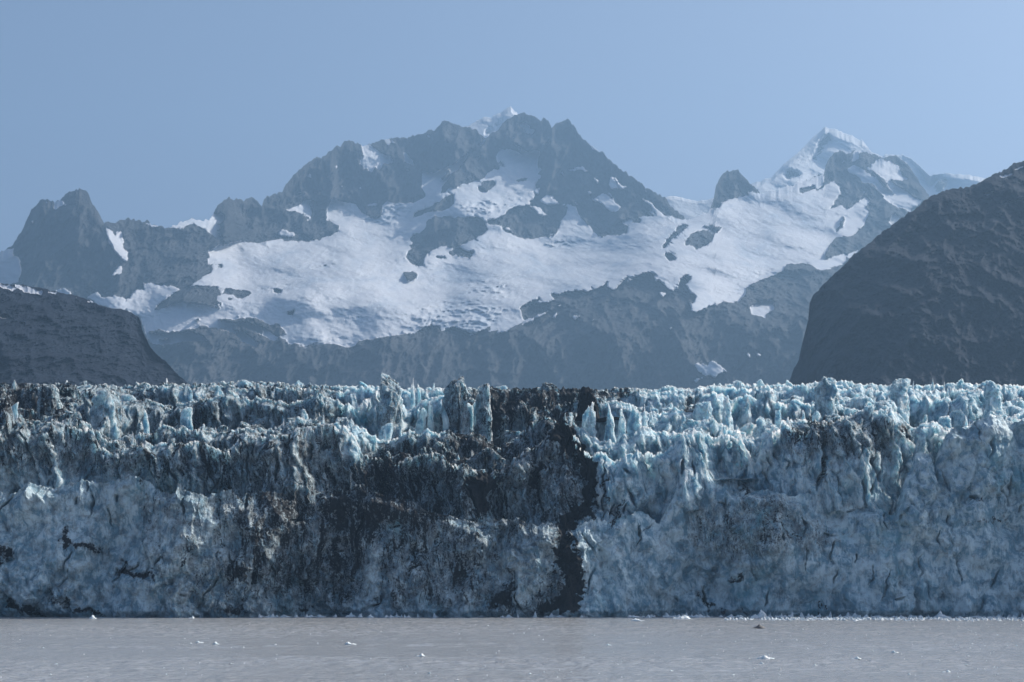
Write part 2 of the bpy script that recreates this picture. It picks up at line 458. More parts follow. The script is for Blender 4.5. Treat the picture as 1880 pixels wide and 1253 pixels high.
# rock islands
R(C1((655, 907), (710, 850), (760, 815), (810, 802), (870, 800), (940, 808), (1000, 815), (1060, 825), (1072, 840), (1030, 850), (980, 838), (930, 845), (925, 860), (972, 885), (940, 897), (900, 888), (850, 875), (800, 873), (740, 885), (700, 897)))
R(C1((930, 945), (960, 935), (1010, 947), (1050, 930), (1100, 940), (1140, 965), (1180, 965), (1225, 995), (1180, 1010), (1120, 980), (1050, 960), (980, 955)))
for q in (C1((970, 850), (1000, 855), (990, 865), (972, 860)), C1((1160, 812), (1195, 812), (1192, 830), (1165, 826)), C1((1225, 908), (1260, 903), (1258, 928), (1230, 928)), C1((670, 1020), (730, 1020), (720, 1030), (680, 1028)), C1((820, 950), (858, 938), (850, 948)),
          C2((710, 798), (740, 800), (768, 820), (750, 842), (718, 840))):
    R(q)
R(C2((745, 556), (760, 530), (800, 515), (860, 480), (895, 458), (935, 450), (930, 480), (915, 505), (870, 520), (820, 527), (770, 550)))
R(C2((815, 570), (850, 540), (890, 545), (930, 555), (1000, 550), (1040, 550), (1080, 570), (1095, 600), (1060, 630), (1010, 665), (960, 680), (935, 692), (900, 683), (850, 692), (815, 715), (795, 735), (795, 772), (760, 775), (735, 760), (715, 740), (722, 720), (740, 705), (735, 680), (750, 670), (733, 650), (780, 620), (802, 600)))
R(C2((910, 722), (930, 695), (970, 690), (1000, 705), (1032, 705), (1025, 725), (1005, 740), (970, 728), (930, 727))); R(C2((840, 728), (900, 735), (910, 747), (880, 745)))
R(C3((75, 578), (100, 555), (165, 540), (180, 520), (210, 503), (250, 500), (285, 492), (300, 465), (330, 480), (370, 492), (425, 490), (450, 500), (440, 540), (418, 575), (425, 612), (400, 632), (350, 642), (300, 652), (260, 647), (230, 635), (200, 625), (165, 612), (140, 580), (110, 575)))
P(C3((285, 495), (320, 505), (345, 525), (372, 542), (340, 542), (300, 515))); P(C3((165, 595), (185, 590), (195, 605), (175, 605)))
R(C3((118, 330), (120, 305), (135, 290), (160, 290), (170, 315), (140, 330))); R(C3((40, 410), (75, 385), (125, 380), (125, 400), (110, 425), (70, 435), (45, 425))); R(C3((215, 380), (250, 368), (282, 368), (260, 382), (230, 386)))
R(C2((880, 370), (895, 345), (915, 335), (900, 365), (885, 380)))
R(C4((185, 582), (210, 560), (240, 545), (290, 540), (322, 555), (310, 592), (270, 605), (230, 627), (215, 602), (190, 600))); R(C4((265, 520), (300, 512), (346, 520), (335, 545), (300, 540), (280, 530)))
R(C4((88, 612), (100, 590), (140, 545), (160, 523), (207, 513), (195, 532), (160, 548), (130, 578), (110, 602), (100, 622))); R(C4((98, 650), (130, 646), (152, 667), (120, 670), (100, 660)))
R(C4((160, 750), (200, 735), (218, 760), (190, 780), (217, 825), (190, 800), (165, 780))); R(C4((690, 352), (725, 345), (765, 338), (765, 358), (720, 372), (695, 368)))
R(C4((870, 500), (895, 480), (890, 510), (865, 540), (850, 555)))
# patches and couloirs of snow on the rock
for q in (
    C1((-190, 655), (0, 655), (62, 642), (60, 670), (85, 690), (87, 740), (77, 792), (0, 800), (-190, 800)),
    C1((445, 550), (480, 565), (485, 590), (527, 600), (522, 640), (545, 660), (545, 697), (530, 695), (490, 650), (470, 600)),
    C1((493, 572), (525, 575), (522, 600), (497, 597)), C1((473, 762), (500, 732), (515, 710), (520, 742), (500, 752)),
    C1((375, 852), (410, 822), (440, 850), (490, 855), (560, 850), (580, 825), (620, 820), (608, 783), (650, 790), (690, 797), (762, 815), (700, 862), (640, 907), (600, 934), (560, 920), (520, 905), (470, 898), (420, 885)),
    C1((712, 556), (780, 520), (825, 505), (860, 528), (890, 512), (905, 502), (955, 500), (948, 520), (920, 535), (942, 555), (920, 560), (930, 585), (952, 602), (935, 602), (900, 572), (860, 547), (820, 540), (770, 556)),
    C1((235, 822), (280, 810), (302, 830), (300, 850), (240, 840)), C1((1187, 582), (1195, 560), (1252, 575), (1240, 592), (1200, 592)),
    C1((230, 467), (238, 440), (265, 435), (287, 460), (255, 455), (240, 472)), C1((130, 533), (145, 518), (141, 542)), C1((103, 600), (115, 600), (108, 613)), C1((198, 434), (212, 450), (196, 446)),
    C1((585, 517), (640, 535), (690, 553), (640, 545)),
    C2((160, 512), (200, 498), (240, 480), (292, 475), (280, 510), (287, 572), (265, 572), (240, 540), (200, 520)),
    C2((128, 617), (150, 604), (207, 622), (190, 640), (140, 640)),
    C2((505, 218), (540, 222), (570, 240), (600, 260), (645, 265), (662, 297), (620, 305), (600, 300), (590, 340), (575, 315), (555, 347), (540, 320), (520, 330), (500, 290), (517, 265)),
    C2((700, 248), (720, 260), (740, 285), (762, 312), (730, 300), (705, 285)), C2((610, 193), (650, 188), (667, 205), (640, 212), (662, 230), (630, 212)),
    C2((248, 367), (275, 348), (282, 370), (265, 362)), C2((298, 415), (327, 430), (298, 437)), C2((212, 447), (237, 438), (230, 457), (208, 457)),
    C2((1045, 222), (1080, 183), (1088, 190), (1060, 224)), C2((537, 480), (582, 480), (587, 492), (542, 497)), C2((498, 412), (508, 412), (505, 430)), C2((400, 398), (432, 398), (420, 405)),
    C2((378, 312), (395, 314), (390, 330)), C2((432, 345), (442, 347), (440, 358)), C2((412, 370), (425, 372), (420, 385)), C2((712, 320), (730, 325), (722, 337)), C2((800, 170), (835, 185), (820, 190)),
    C2((1035, 275), (1065, 262), (1050, 285)),
    C3((232, 120), (275, 120), (280, 140), (302, 140), (290, 172), (265, 165), (255, 145), (235, 140)), C3((450, 332), (520, 308), (558, 342), (500, 337)),
    C3((650, 363), (680, 367), (710, 400), (742, 417), (700, 417), (662, 420), (650, 392)), C3((568, 465), (620, 438), (657, 438), (670, 475), (700, 500), (665, 527), (640, 515), (620, 487)),
    C3((703, 565), (750, 558), (752, 575), (720, 582)), C3((550, 208), (580, 225), (612, 258), (570, 237)), C3((568, 353), (600, 380), (592, 397)), C3((348, 217), (380, 188), (370, 212)),
    C3((545, 432), (568, 430), (560, 452)), C3((480, 478), (508, 482), (500, 490)), C3((420, 345), (438, 340), (435, 357)), C3((196, 175), (210, 178), (204, 188)), C3((205, 210), (225, 210), (218, 225)), C3((795, 425), (812, 430), (808, 440)), C3((520, 575), (530, 560), (548, 590)),
    C3((478, 1005), (522, 1000), (500, 1020)), C3((388, 1022), (405, 983), (410, 1000), (395, 1022)), C3((874, 898), (912, 900), (890, 927)), C3((923, 1065), (940, 1053), (932, 1072)), C3((410, 958), (437, 950), (425, 965)), C3((568, 1020), (580, 1010), (576, 1025)),
    C4((230, 1130), (260, 1110), (290, 1140), (300, 1115), (350, 1135), (378, 1170), (340, 1175), (320, 1197), (280, 1180), (250, 1165)),
    C4((480, 880), (510, 853), (572, 850), (582, 887), (545, 902), (545, 930), (520, 912), (490, 912)), C4((453, 1073), (482, 1100), (465, 1102)), C4((500, 1071), (522, 1090), (505, 1094)), C4((113, 970), (132, 965), (125, 982)), C4((228, 1202), (272, 1183), (240, 1215)), C4((315, 945), (325, 948), (320, 957)),
    C4((905, 262), (935, 246), (980, 265), (1012, 290), (1050, 330), (1100, 372), (1160, 420), (1192, 452), (1130, 442), (1060, 390), (1010, 332), (975, 327), (950, 300), (915, 287)),
    C4((1012, 247), (1050, 225), (1090, 235), (1132, 250), (1150, 290), (1178, 312), (1140, 317), (1100, 300), (1090, 320), (1130, 350), (1180, 375), (1242, 405), (1230, 422), (1180, 440), (1130, 400), (1080, 340), (1040, 290), (1015, 265)),
    C4((928, 197), (945, 186), (952, 210), (932, 232), (920, 225)), C4((880, 235), (890, 230), (875, 260)), C4((1085, 505), (1110, 460), (1142, 478), (1120, 507), (1095, 515)), C4((968, 368), (985, 365), (980, 385)),
    C4((450, 372), (490, 365), (515, 375), (480, 382))):
    P(q)
ICEF = Mask(-80, 150, 1960, 800)
for q in (C2((230, 1110), (260, 1060), (380, 1020), (520, 970), (700, 940), (900, 930), (1080, 950), (1180, 970), (1120, 1040), (1030, 1090), (990, 1095), (930, 1055), (870, 1070), (830, 1045), (760, 1080), (640, 1100), (480, 1145), (430, 1150), (260, 1140)),
          C1((820, 790), (900, 760), (1150, 770), (1290, 790), (1200, 840), (1000, 815)), C1((1290, 690), (1380, 640), (1450, 690), (1380, 730), (1290, 740)),
          C4((210, 895), (230, 850), (420, 790), (450, 820), (420, 850), (290, 875)), C4((500, 730), (560, 690), (630, 690), (600, 735), (520, 755)), C4((560, 640), (800, 560), (850, 580), (700, 640), (560, 660)),
          C2((430, 600), (500, 560), (640, 490), (770, 480), (860, 470), (700, 560), (560, 600)), C2((950, 500), (1250, 420), (1250, 500), (1050, 550)), C3((300, 690), (420, 650), (600, 640), (560, 690)),
          C3((-20, 850), (300, 780), (330, 860), (150, 920), (-20, 900))):
    ICEF.paint(q, 1.0)
ICEF.blur(4)
SW = Mask(-80, 150, 1960, 800); SW.a = SN.a.copy(); SW.blur(8)
SN.blur(1, 1)

depth_raw = TPS([
 (-60, 480, 8800), (20, 450, 8900), (140, 350, 9000), (140, 500, 8500), (60, 560, 8300), (200, 620, 8000), (100, 705, 7300), (300, 480, 8700), (240, 400, 9000), (350, 403, 9200), (400, 370, 9500), (260, 560, 8100),
 (480, 370, 9900), (560, 300, 10200), (640, 260, 10500), (720, 255, 10700), (820, 225, 10800), (940, 215, 10900), (1040, 220, 10800), (1140, 300, 10300), (1250, 400, 9700),
 (430, 450, 9300), (560, 440, 9700), (640, 420, 9900), (760, 400, 10050), (780, 330, 10450), (880, 330, 10350), (960, 300, 10450), (940, 390, 10000), (1000, 440, 9750), (1100, 430, 9750), (1200, 400, 9600), (1050, 320, 10300), (880, 430, 9600), (830, 430, 9550), (820, 400, 9650), (840, 490, 9200),
 (450, 490, 8900), (560, 480, 9050), (700, 480, 9300), (1000, 480, 9150), (1100, 470, 9100), (700, 520, 8500), (900, 515, 8450), (560, 530, 8250), (420, 560, 7900), (330, 590, 7600), (560, 580, 7650), (700, 565, 7750), (850, 560, 7800), (950, 560, 7800), (1040, 530, 8000),
 (450, 635, 7350), (600, 635, 7300), (750, 620, 7350), (900, 605, 7400), (450, 705, 7050), (700, 705, 7000), (950, 705, 7000), (1000, 620, 7250), (1150, 560, 7400), (1100, 700, 6950), (1250, 705, 6900), (1250, 570, 7400), (1300, 600, 7200), (1400, 705, 6800), (1400, 600, 7100), (1500, 600, 7000), (1500, 700, 6700),
 (1180, 490, 8300), (1250, 430, 9100), (1300, 400, 9500), (1345, 315, 10100), (1345, 385, 9800), (1400, 360, 10000), (1500, 325, 10300), (1540, 280, 10500), (1600, 290, 10500), (1690, 350, 10200),
 (1350, 450, 8900), (1450, 420, 9300), (1300, 520, 7900), (1400, 510, 8150), (1500, 480, 8500), (1540, 420, 9400), (1600, 400, 9600), (1560, 470, 8900), (1540, 500, 8300), (1700, 480, 8700), (1900, 500, 8600), (1900, 705, 7000)])
depth_main = lambda U, V: 6900 + (depth_raw(U, V) - 6900) * .76
mountain('mountain_range', 'snow streaked rock range with a wide hanging glacier in its basin', ridge_main, -70, 1950, 1.7, 330, depth_main, M_range, SN, 105, 1.0, 735, 1000, 1, 3.4, rough=ICEF, streak=SW)

# --- far snow peaks --------------------------------------------------
def far_snow(ridge, seed):
    m = Mask(-80, 150, 1960, 800, 1.0)
    return m
FS = Mask(700, 150, 1960, 800, 1.0)
for q in (C3((60, 165), (95, 115), (100, 150), (150, 90), (190, 50), (165, 95), (140, 150), (100, 180)), C4((775, 150), (800, 110), (835, 110), (840, 150), (800, 190), (760, 240), (700, 260), (760, 190)), C4((610, 300), (640, 260), (680, 270), (720, 300), (640, 320)),
          C4((970, 160), (1000, 150), (1012, 190), (985, 185)), C4((1290, 320), (1345, 285), (1370, 330), (1330, 380), (1270, 370))):
    FS.paint(q, .42)
FS.blur(5)
dfar = lambda a, b, y0, y1: (lambda U, V: a + (b - a) * np.clip((V - y0) / (y1 - y0), -.2, 1.2))
mountain('mountain_peak', 'thin snow covered peak rising behind the main summit', C3((-200, 260), (-60, 200), (-30, 140), (0, 128), (35, 110), (70, 88), (100, 92), (150, 65), (175, 52), (195, 37), (210, 55), (225, 75), (300, 160), (420, 300)), 790, 1020, 1.0, 120, dfar(11700, 11200, 190, 330), M_far, FS, 70, 1.3, 330, 1500, 3, 1.5)
mountain('mountain_saddle', 'low snowy saddle seen in the gap beside the rock horn', C3((700, 430), (880, 480), (905, 455), (950, 452), (990, 462), (1050, 475), (1100, 468), (1130, 460), (1200, 440), (1400, 520)), 1150, 1400, 1.2, 70, dfar(11000, 10600, 350, 440), M_far, FS, 50, 1.3, 440, 1400, 4, .8)
mountain('mountain_peak', 'broad white snow peak beyond the right hand rock summit', C4((150, 520), (420, 362), (485, 330), (520, 320), (570, 305), (600, 270), (640, 235), (700, 185), (740, 140), (780, 105), (805, 80), (830, 88), (860, 90), (890, 108), (930, 120), (975, 145), (1000, 175), (1012, 195), (1060, 210), (1075, 198), (1110, 205), (1150, 205), (1190, 220), (1215, 245), (1240, 265), (1270, 298), (1300, 290), (1345, 282), (1380, 290), (1420, 290), (1450, 295), (1505, 305), (1560, 330), (1900, 380)), 1330, 1950, 1.2, 150, dfar(11900, 10900, 230, 440), M_far, FS, 110, 1.3, 440, 1400, 5, 1.6)

# --- near dark shoulders ---------------------------------------------
NS = Mask(-80, 150, 1960, 800, 0.0)
for q in (C1((0, 793), (40, 800), (75, 815), (60, 826), (0, 812)), C1((60, 797), (120, 803), (180, 825), (175, 838), (120, 828), (70, 815)), C1((200, 822), (250, 832), (240, 838), (205, 828)), C1((300, 842), (335, 848), (330, 852)), C1((-20, 925), (30, 927), (65, 943), (0, 938)), C1((78, 950), (105, 957), (105, 965), (85, 960)), C1((170, 970), (183, 963), (186, 973)), C1((372, 868), (400, 872), (400, 882), (380, 878)),
          C4((1500, 372), (1540, 365), (1560, 372), (1515, 378)), C4((1590, 418), (1690, 395), (1690, 402), (1600, 422)), C4((1570, 300), (1630, 285), (1640, 292), (1580, 308)), C4((1630, 270), (1690, 255), (1690, 262), (1650, 272)), C4((1570, 460), (1590, 458), (1588, 467))):
    NS.paint(q, .95)
NS.blur(1, 1)
dA_ = TPS([(1450, 705, 3550), (1460, 650, 3560), (1485, 560, 3600), (1520, 500, 3640), (1600, 440, 3700), (1700, 370, 3750), (1800, 330, 3780), (1880, 295, 3800), (1950, 280, 3800), (1520, 700, 3250), (1560, 600, 3330), (1650, 705, 3050), (1650, 550, 3330), (1800, 705, 3000), (1800, 500, 3320), (1950, 705, 2950), (1950, 450, 3400)])
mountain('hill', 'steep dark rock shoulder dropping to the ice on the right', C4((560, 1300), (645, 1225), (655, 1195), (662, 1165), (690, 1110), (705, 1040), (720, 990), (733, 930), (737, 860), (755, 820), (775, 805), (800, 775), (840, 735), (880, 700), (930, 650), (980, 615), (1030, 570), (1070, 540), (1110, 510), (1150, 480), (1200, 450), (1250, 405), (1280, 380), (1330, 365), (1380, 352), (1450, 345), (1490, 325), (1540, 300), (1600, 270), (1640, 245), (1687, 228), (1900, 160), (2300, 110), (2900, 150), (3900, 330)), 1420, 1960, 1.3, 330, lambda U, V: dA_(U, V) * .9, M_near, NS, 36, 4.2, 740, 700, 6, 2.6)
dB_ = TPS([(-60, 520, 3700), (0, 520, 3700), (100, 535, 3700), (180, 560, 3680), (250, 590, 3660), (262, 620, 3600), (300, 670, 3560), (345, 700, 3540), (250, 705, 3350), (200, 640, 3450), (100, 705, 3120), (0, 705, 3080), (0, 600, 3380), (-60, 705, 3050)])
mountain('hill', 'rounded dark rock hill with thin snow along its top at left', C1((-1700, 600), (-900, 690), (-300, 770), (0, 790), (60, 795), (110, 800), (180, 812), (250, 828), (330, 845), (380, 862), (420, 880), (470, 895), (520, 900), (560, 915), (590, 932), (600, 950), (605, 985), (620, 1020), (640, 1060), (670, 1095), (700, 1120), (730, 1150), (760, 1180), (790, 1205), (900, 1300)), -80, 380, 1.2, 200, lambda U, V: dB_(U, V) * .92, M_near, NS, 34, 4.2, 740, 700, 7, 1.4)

# ------------------------------------------------------------------ glacier
glacier = bpy.data.objects.new('glacier', None)
COL.objects.link(glacier); glacier.location = (0, 0, 0)
tag(glacier, 'broken blue and dirty glacier front standing in the water, with a jagged top', 'glacier')

DM = Mask(-60, 640, 1940, 1160, .16)
DM.paint([(-60, 640), (640, 640), (640, 900), (400, 890), (-60, 860)], .45)
DM.paint([(-60, 860), (400, 890), (640, 900), (640, 1160), (-60, 1160)], .25)
DM.paint(G1((650, 640), (1671, 620), (1671, 1240), (900, 1240), (700, 900)), .40)
DM.paint(G1((1100, 430), (1671, 300), (1671, 700), (1000, 660)), .48)
DM.paint(G1((1150, 700), (1671, 640), (1671, 1100), (1180, 1100)), .54)
DM.paint([(540, 790), (620, 860), (760, 790), (900, 830), (1050, 760), (1085, 830), (1095, 860), (1088, 950), (1045, 960), (1060, 1100), (1000, 1130), (900, 1130), (870, 1115), (930, 1010), (900, 960), (800, 960), (700, 970), (690, 1010), (660, 1110), (590, 1100), (590, 960), (560, 900)], .53)
DM.paint([(690, 1000), (760, 950), (880, 970), (930, 1000), (860, 1120), (700, 1125)], .50)
DM.paint([(870, 690), (1180, 690), (1180, 730), (1060, 750), (1040, 770), (900, 800), (840, 790)], .62)
DM.paint(G2((545, 290), (700, 330), (850, 380), (950, 410), (880, 450), (800, 440), (650, 430), (560, 380)), .66)
DM.paint(G2((0, 760), (230, 420), (300, 400), (420, 500), (700, 700), (740, 780), (330, 760), (150, 1000), (0, 1100)), .60)
DM.paint([(-60, 690), (150, 690), (120, 760), (40, 780), (-60, 740)], .60)
DM.paint(G2((840, 900), (930, 830), (1090, 800), (1100, 1000), (1080, 1100), (900, 1200), (860, 1100)), .34)
DM.paint([(1430, 770), (1560, 750), (1640, 770), (1630, 850), (1560, 860), (1500, 830), (1430, 850)], .46)
DM.paint([(1260, 930), (1420, 900), (1480, 950), (1560, 1000), (1300, 1040), (1260, 1000)], .42)
DM.blur(15)
for (x, y, rx, ry, v, a) in ((130, 985, 10, 30, .85, -.3), (165, 1008, 40, 9, .78, .15), (255, 1055, 45, 10, .85, .2), (240, 1035, 22, 8, .75, .3), (8, 1025, 18, 22, .85, .5), (40, 1110, 30, 10, .7, .5), (70, 1120, 30, 8, .8, .4), (155, 1115, 60, 8, .72, .35), (110, 1090, 40, 8, .6, .3), (440, 1050, 50, 26, .62, -.2), (620, 1040, 26, 70, .75, .1), (1368, 905, 12, 14, .9, 0), (1455, 985, 26, 7, .7, .1), (1352, 1060, 14, 6, .8, 0), (1400, 990, 30, 10, .6, 0),
                          (1290, 1108, 5, 20, .85, -.3), (1500, 1115, 3, 14, .8, 0), (1780, 915, 14, 3, .8, 0), (1800, 958, 50, 2.2, .7, -.12), (430, 1120, 45, 14, .6, 0), (560, 1115, 16, 6, .8, .3), (1515, 780, 60, 16, .66, .1), (1650, 790, 16, 30, .6, .6), (1265, 745, 24, 26, .6, .7), (1835, 730, 5, 25, .6, 0), (850, 1050, 30, 7, .7, -.2), (700, 1100, 30, 14, .5, 0), (1340, 1120, 60, 10, .45, 0), (1110, 905, 3, 46, .85, 0), (1140, 930, 4, 25, .8, .4), (1125, 960, 5, 30, .75, .2), (1505, 860, 4, 30, .7, .1)):
    DM.blob(x, y, rx, ry, v, a)  # narrow upright blobs paint the shade of crevices in with the debris
DS = Mask(-60, 640, 1940, 1160, 0)
DS.paint(G2((1130, 255), (1165, 310), (1210, 400), (1280, 480), (1290, 560), (1280, 700), (1275, 755), (1190, 770), (1165, 770), (1180, 900), (1190, 960), (1200, 1040), (1240, 1080), (1220, 1120), (1180, 1200), (1100, 1215), (980, 1210), (1080, 1170), (1130, 1100), (1110, 1000), (1100, 900), (1120, 830), (1060, 770), (1100, 760), (1180, 740), (1190, 690), (1230, 660), (1235, 560), (1210, 500), (1150, 430), (1080, 380), (1060, 340)), 1.0)
DS.paint(G2((995, 480), (1045, 500), (1028, 560), (1015, 620), (1042, 765), (1010, 700), (992, 620)), 1.0)
DS.paint(G2((860, 1180), (740, 1180), (850, 1110), (900, 1040), (860, 1000), (850, 960), (880, 980), (910, 1030), (890, 1120)), .7)
DS.paint(G2((700, 560), (760, 540), (830, 580), (790, 680), (740, 760), (690, 700), (640, 620)), .8)
DS.blur(5)
CR = Mask(-60, 640, 1940, 1160, 0)
def cleft(pts, w):
    a = np.array(pts, float); n = len(a)
    d = np.gradient(a, axis=0); d /= np.linalg.norm(d, axis=1)[:, None] + 1e-9
    nrm = np.stack([-d[:, 1], d[:, 0]], 1); ww = w * np.sin(np.linspace(.12, np.pi - .12, n))[:, None]
    CR.paint(list(map(tuple, np.vstack([a + nrm * ww, (a - nrm * ww)[::-1]]))), 1.0)
for pts, w in ((G2((1332, 478), (1322, 560), (1327, 620), (1318, 700), (1320, 770)), 1.6), (G2((1400, 455), (1402, 480), (1412, 515)), 1.2), (G2((1410, 520), (1430, 540), (1458, 552)), 1.3), (G2((1436, 620), (1450, 660), (1484, 722)), 2.6), (G2((1372, 690), (1360, 730), (1345, 775)), 1.6), (G2((1438, 690), (1428, 710), (1412, 742)), 1.4),
               (G2((1535, 470), (1538, 520), (1534, 565)), 1.3), (G2((1040, 490), (1010, 560), (1012, 640), (1040, 760)), 3.0), (G2((505, 540), (512, 620), (560, 690)), 2.0), (G2((860, 560), (850, 660), (868, 760)), 2.0), (G2((640, 560), (690, 650), (720, 720)), 1.8), (G2((280, 470), (270, 560), (300, 640)), 1.8),
               (G3((690, 350), (700, 420), (694, 500), (680, 570), (655, 640)), 3.6), (G3((866, 570), (864, 610), (866, 655)), 1.8), (G3((918, 598), (908, 630), (898, 662)), 2.0), (G3((900, 440), (905, 500), (940, 560), (948, 600)), 2.2), (G3((965, 440), (960, 510), (940, 595)), 2.0), (G3((1240, 545), (1236, 580), (1240, 620)), 1.3), (G3((30, 470), (30, 520), (26, 575)), 2.2), (G3((75, 480), (80, 540), (78, 570)), 1.5), (G3((128, 1085), (140, 1140), (150, 1205)), 1.6), (G3((592, 760), (605, 790), (622, 812)), 1.5), (G3((1270, 560), (1290, 600), (1300, 640)), 1.6), (G3((1385, 660), (1405, 668), (1428, 670)), 2.4), (G3((1585, 560), (1590, 620), (1584, 665)), 1.6), (G3((510, 480), (540, 500), (520, 530)), 1.6), (G3((1430, 300), (1440, 360), (1436, 420)), 1.5), (G3((1500, 380), (1504, 430), (1496, 480)), 1.5),
               (G1((120, 330), (150, 420), (190, 520)), 1.8), (G1((250, 430), (265, 500), (255, 570)), 1.8), (G1((740, 480), (735, 540), (760, 600)), 2.0), (G1((800, 470), (830, 540), (880, 600)), 2.0), (G1((1010, 460), (1000, 540), (1040, 620)), 2.0), (G1((1190, 440), (1185, 520), (1200, 600)), 2.0), (G1((1330, 430), (1340, 520), (1330, 600)), 2.2), (G1((1470, 330), (1490, 420), (1480, 500)), 2.2), (G1((560, 400), (590, 470), (570, 540)), 1.6), (G1((900, 620), (890, 700), (910, 760)), 1.4), (G1((430, 620), (450, 690), (440, 760)), 1.4)):
    cleft(pts, w)
_r = np.random.default_rng(77)
for i in range(75):
    x = _r.uniform(0, 1880); y = _r.uniform(800, 1090)
    if 560 < x < 1060 and i % 3: continue
    L = _r.uniform(14, 62) ; tl = _r.normal(0, .28) + (-.5 if x < 900 and _r.random() < .4 else 0)
    m = _r.uniform(-.12, .12, 3) * L
    cleft([(x, y), (x + tl * L * .33 + m[0], y + L * .33), (x + tl * L * .66 + m[1], y + L * .66), (x + tl * L + m[2], y + L)], _r.uniform(.5, 1.4))
for i in range(25):
    x = _r.uniform(0, 1880); y = _r.uniform(880, 1120); L = _r.uniform(12, 40); tl = _r.normal(0, .35)
    cleft([(x, y), (x + L * .5, y + tl * L * .5 + _r.uniform(-2, 2)), (x + L, y + tl * L)], _r.uniform(.4, .9))
CR.blur(1, 1)
def dirt_at(U, V):
    U, V = U + 13 * fbm(U * .04, V * .04, 3.1, 6, .68), V + 13 * fbm(U * .04 + 70, V * .04, 6.1, 5, .65)
    return np.maximum(DM.get(U, V), DS.get(U, V) * 1.15)

def zz(v, d): return CAMZ + (HY - v) / F * d

def ice_wall(name, crest, D0, front_v, du, dz, seed, jag=(18, 9), lean=12, wob=9, amp=1.0, mat=None, back=14, rub=0.0, tall=1.0, mac=0, crisp=1.0, flute=3.8):
    """one ridge of the glacier: front face rising to a jagged crest, a rounded top and a drop behind"""
    u = np.concatenate([np.arange(-520, -50, du * 2.2), np.arange(-50, 1931, du), np.arange(1933, 2460, du * 2.2)])
    cv = poly(crest)(u)
    cv = cv - blades(u, seed, jag[0] * 1.5, jag[1], .6) - blades(u, seed + 50, jag[0] * .5, jag[1] * .5, .9) + jag[1] * .5
    if mac: cv = cv + mac * fbm(u * .018, 0 * u + seed, 7.7, 3, .5)
    cv = cv + 1.6 * fbm(u * .2, 0 * u + seed, 1.0, 4, .6) - blades(u, seed + 60, 9, 5.0 * crisp, .8) - blades(u, seed + 61, 4, 2.6 * crisp, .8) + 2.5 * crisp
    x0 = (u - 940) / F * D0
    Dm = D0 + wob * fbm(x0 * .014, 0 * u + seed * 3.1, 2.2, 3, .5)
    zc = zz(cv, Dm)
    fv = poly(front_v)(u) if front_v is not None else None
    zb = np.full_like(u, -3.0) if fv is None else zz(fv, Dm)
    zb = np.minimum(zb, zc - 10)
    nr = int(np.percentile(zc - zb, 80) / dz) + 2
    t = np.linspace(0, 1, nr)[:, None] ** .92
    Z = zb + (zc - zb) * t
    X = np.broadcast_to(((u - 940) / F)[None] * Dm[None], Z.shape).copy()
    hgt = (zc - Z)
    Y = Dm[None] - np.tan(radians(lean)) * hgt * (0.55 + .45 * np.clip(hgt / 30, 0, 1)) + 0 * Z
    # photo coordinates of the undisplaced face, for the debris cover
    U0 = np.broadcast_to(u[None], Z.shape); V0 = HY - (Z - CAMZ) / Dm[None] * F
    dirt = dirt_at(U0, V0)
    edge = np.clip(hgt / 4.0, .4, 1)
    foot = np.clip(1 - (Z - 0.0) / 2.6, 0, 1) if fv is None else 0
    wx = X + 2.5 * fbm(X * .08, Z * .08, seed, 3); wz = Z + 2.5 * fbm(X * .08 + 40, Z * .08, seed, 3)
    c1 = chunks(wx, wz, 21, 30 * tall, seed, 1.1, .15)
    c2 = chunks(wx, wz, 7.5, 10.5 * tall, seed + 1, 1.1, -.25)
    c3 = chunks(wx, wz, 3.1, 4.0 * tall, seed + 2, 1.0, .2)
    c4 = chunks(wx, wz, 1.35, 1.6 * tall, seed + 3, 1.0)
    n1 = fbm(X * .05, Z * .04, seed + .5, 3)
    lump = np.clip(.55 + 1.5 * fbm(X * .022, Z * .03, seed + 5.5, 3, .6), .12, 1.35)
    fl = flute * (ridged(wx * .11 + wz * .025, wz * .012, seed + 1.1, 4, .58) - 1.0)
    cut = CR.get(U0, V0) if D0 < 850 else 0
    shear = 2.6 * (ridged(X * .035 + Z * .03, X * .012 - Z * .02, seed + 2.1, 4, .55) - 1.0) * lump if fv is None else 0
    crack = gaps(wx, wz, 13, 26, seed + 11, .10) * np.clip(.3 + perlin(X * .025, Z * .03, seed + 6.) * 4, 0, 1)
    crack2 = gaps(wx, wz, 5, 8, seed + 12, .12) * np.clip(perlin(X * .05, Z * .05, seed + 8.) * 4, 0, 1)
    disp = amp * (11.0 * c1 + lump * (5.0 * c2 + 2.2 * c3 + .8 * c4) + 5 * n1) + fl - 6.5 * cut - (3.0 * crack * amp + 1.8 * crack2) * (0.0 if fv is None else .7) + shear
    disp = disp + rub * lump * (1.3 * chunks(wx, wz, 2.3, 1.8, seed + 9, 1.2) * np.clip(.4 + 2 * perlin(X * .04, Z * .05, seed + 3.), 0, 1.3) + .8 * fbm(X * .6, Z * .6, seed, 3))
    Y = Y - disp * edge - .8 + 3.5 * foot
    X = X + edge * .9 * fbm(X * .3, Z * .3, seed + 2.2, 3)
    # top and back
    bX, bY, bZ, bD = [], [], [], []
    yt = Y[-1]
    for a in (.06, .14, .25, .4, .6, .8, 1.0):
        bX.append(X[-1] + 0 * yt)
        bY.append(yt + a * back)
        zt = zc - back * .75 * a ** .8 - 1.2 * a + (2.4 * fbm(X[-1] * .25, yt * .25 + a * 4, seed + 0., 3) + 3.0 * (chunks(X[-1], yt + a * back, 4, 3, seed + 7) - .3)) * min(1, a * 5)
        bZ.append(zt); bD.append(dirt[-1] * .9)
    bX.append(X[-1]); bY.append(yt + back * 1.5); bZ.append(zb - 12); bD.append(dirt[-1])
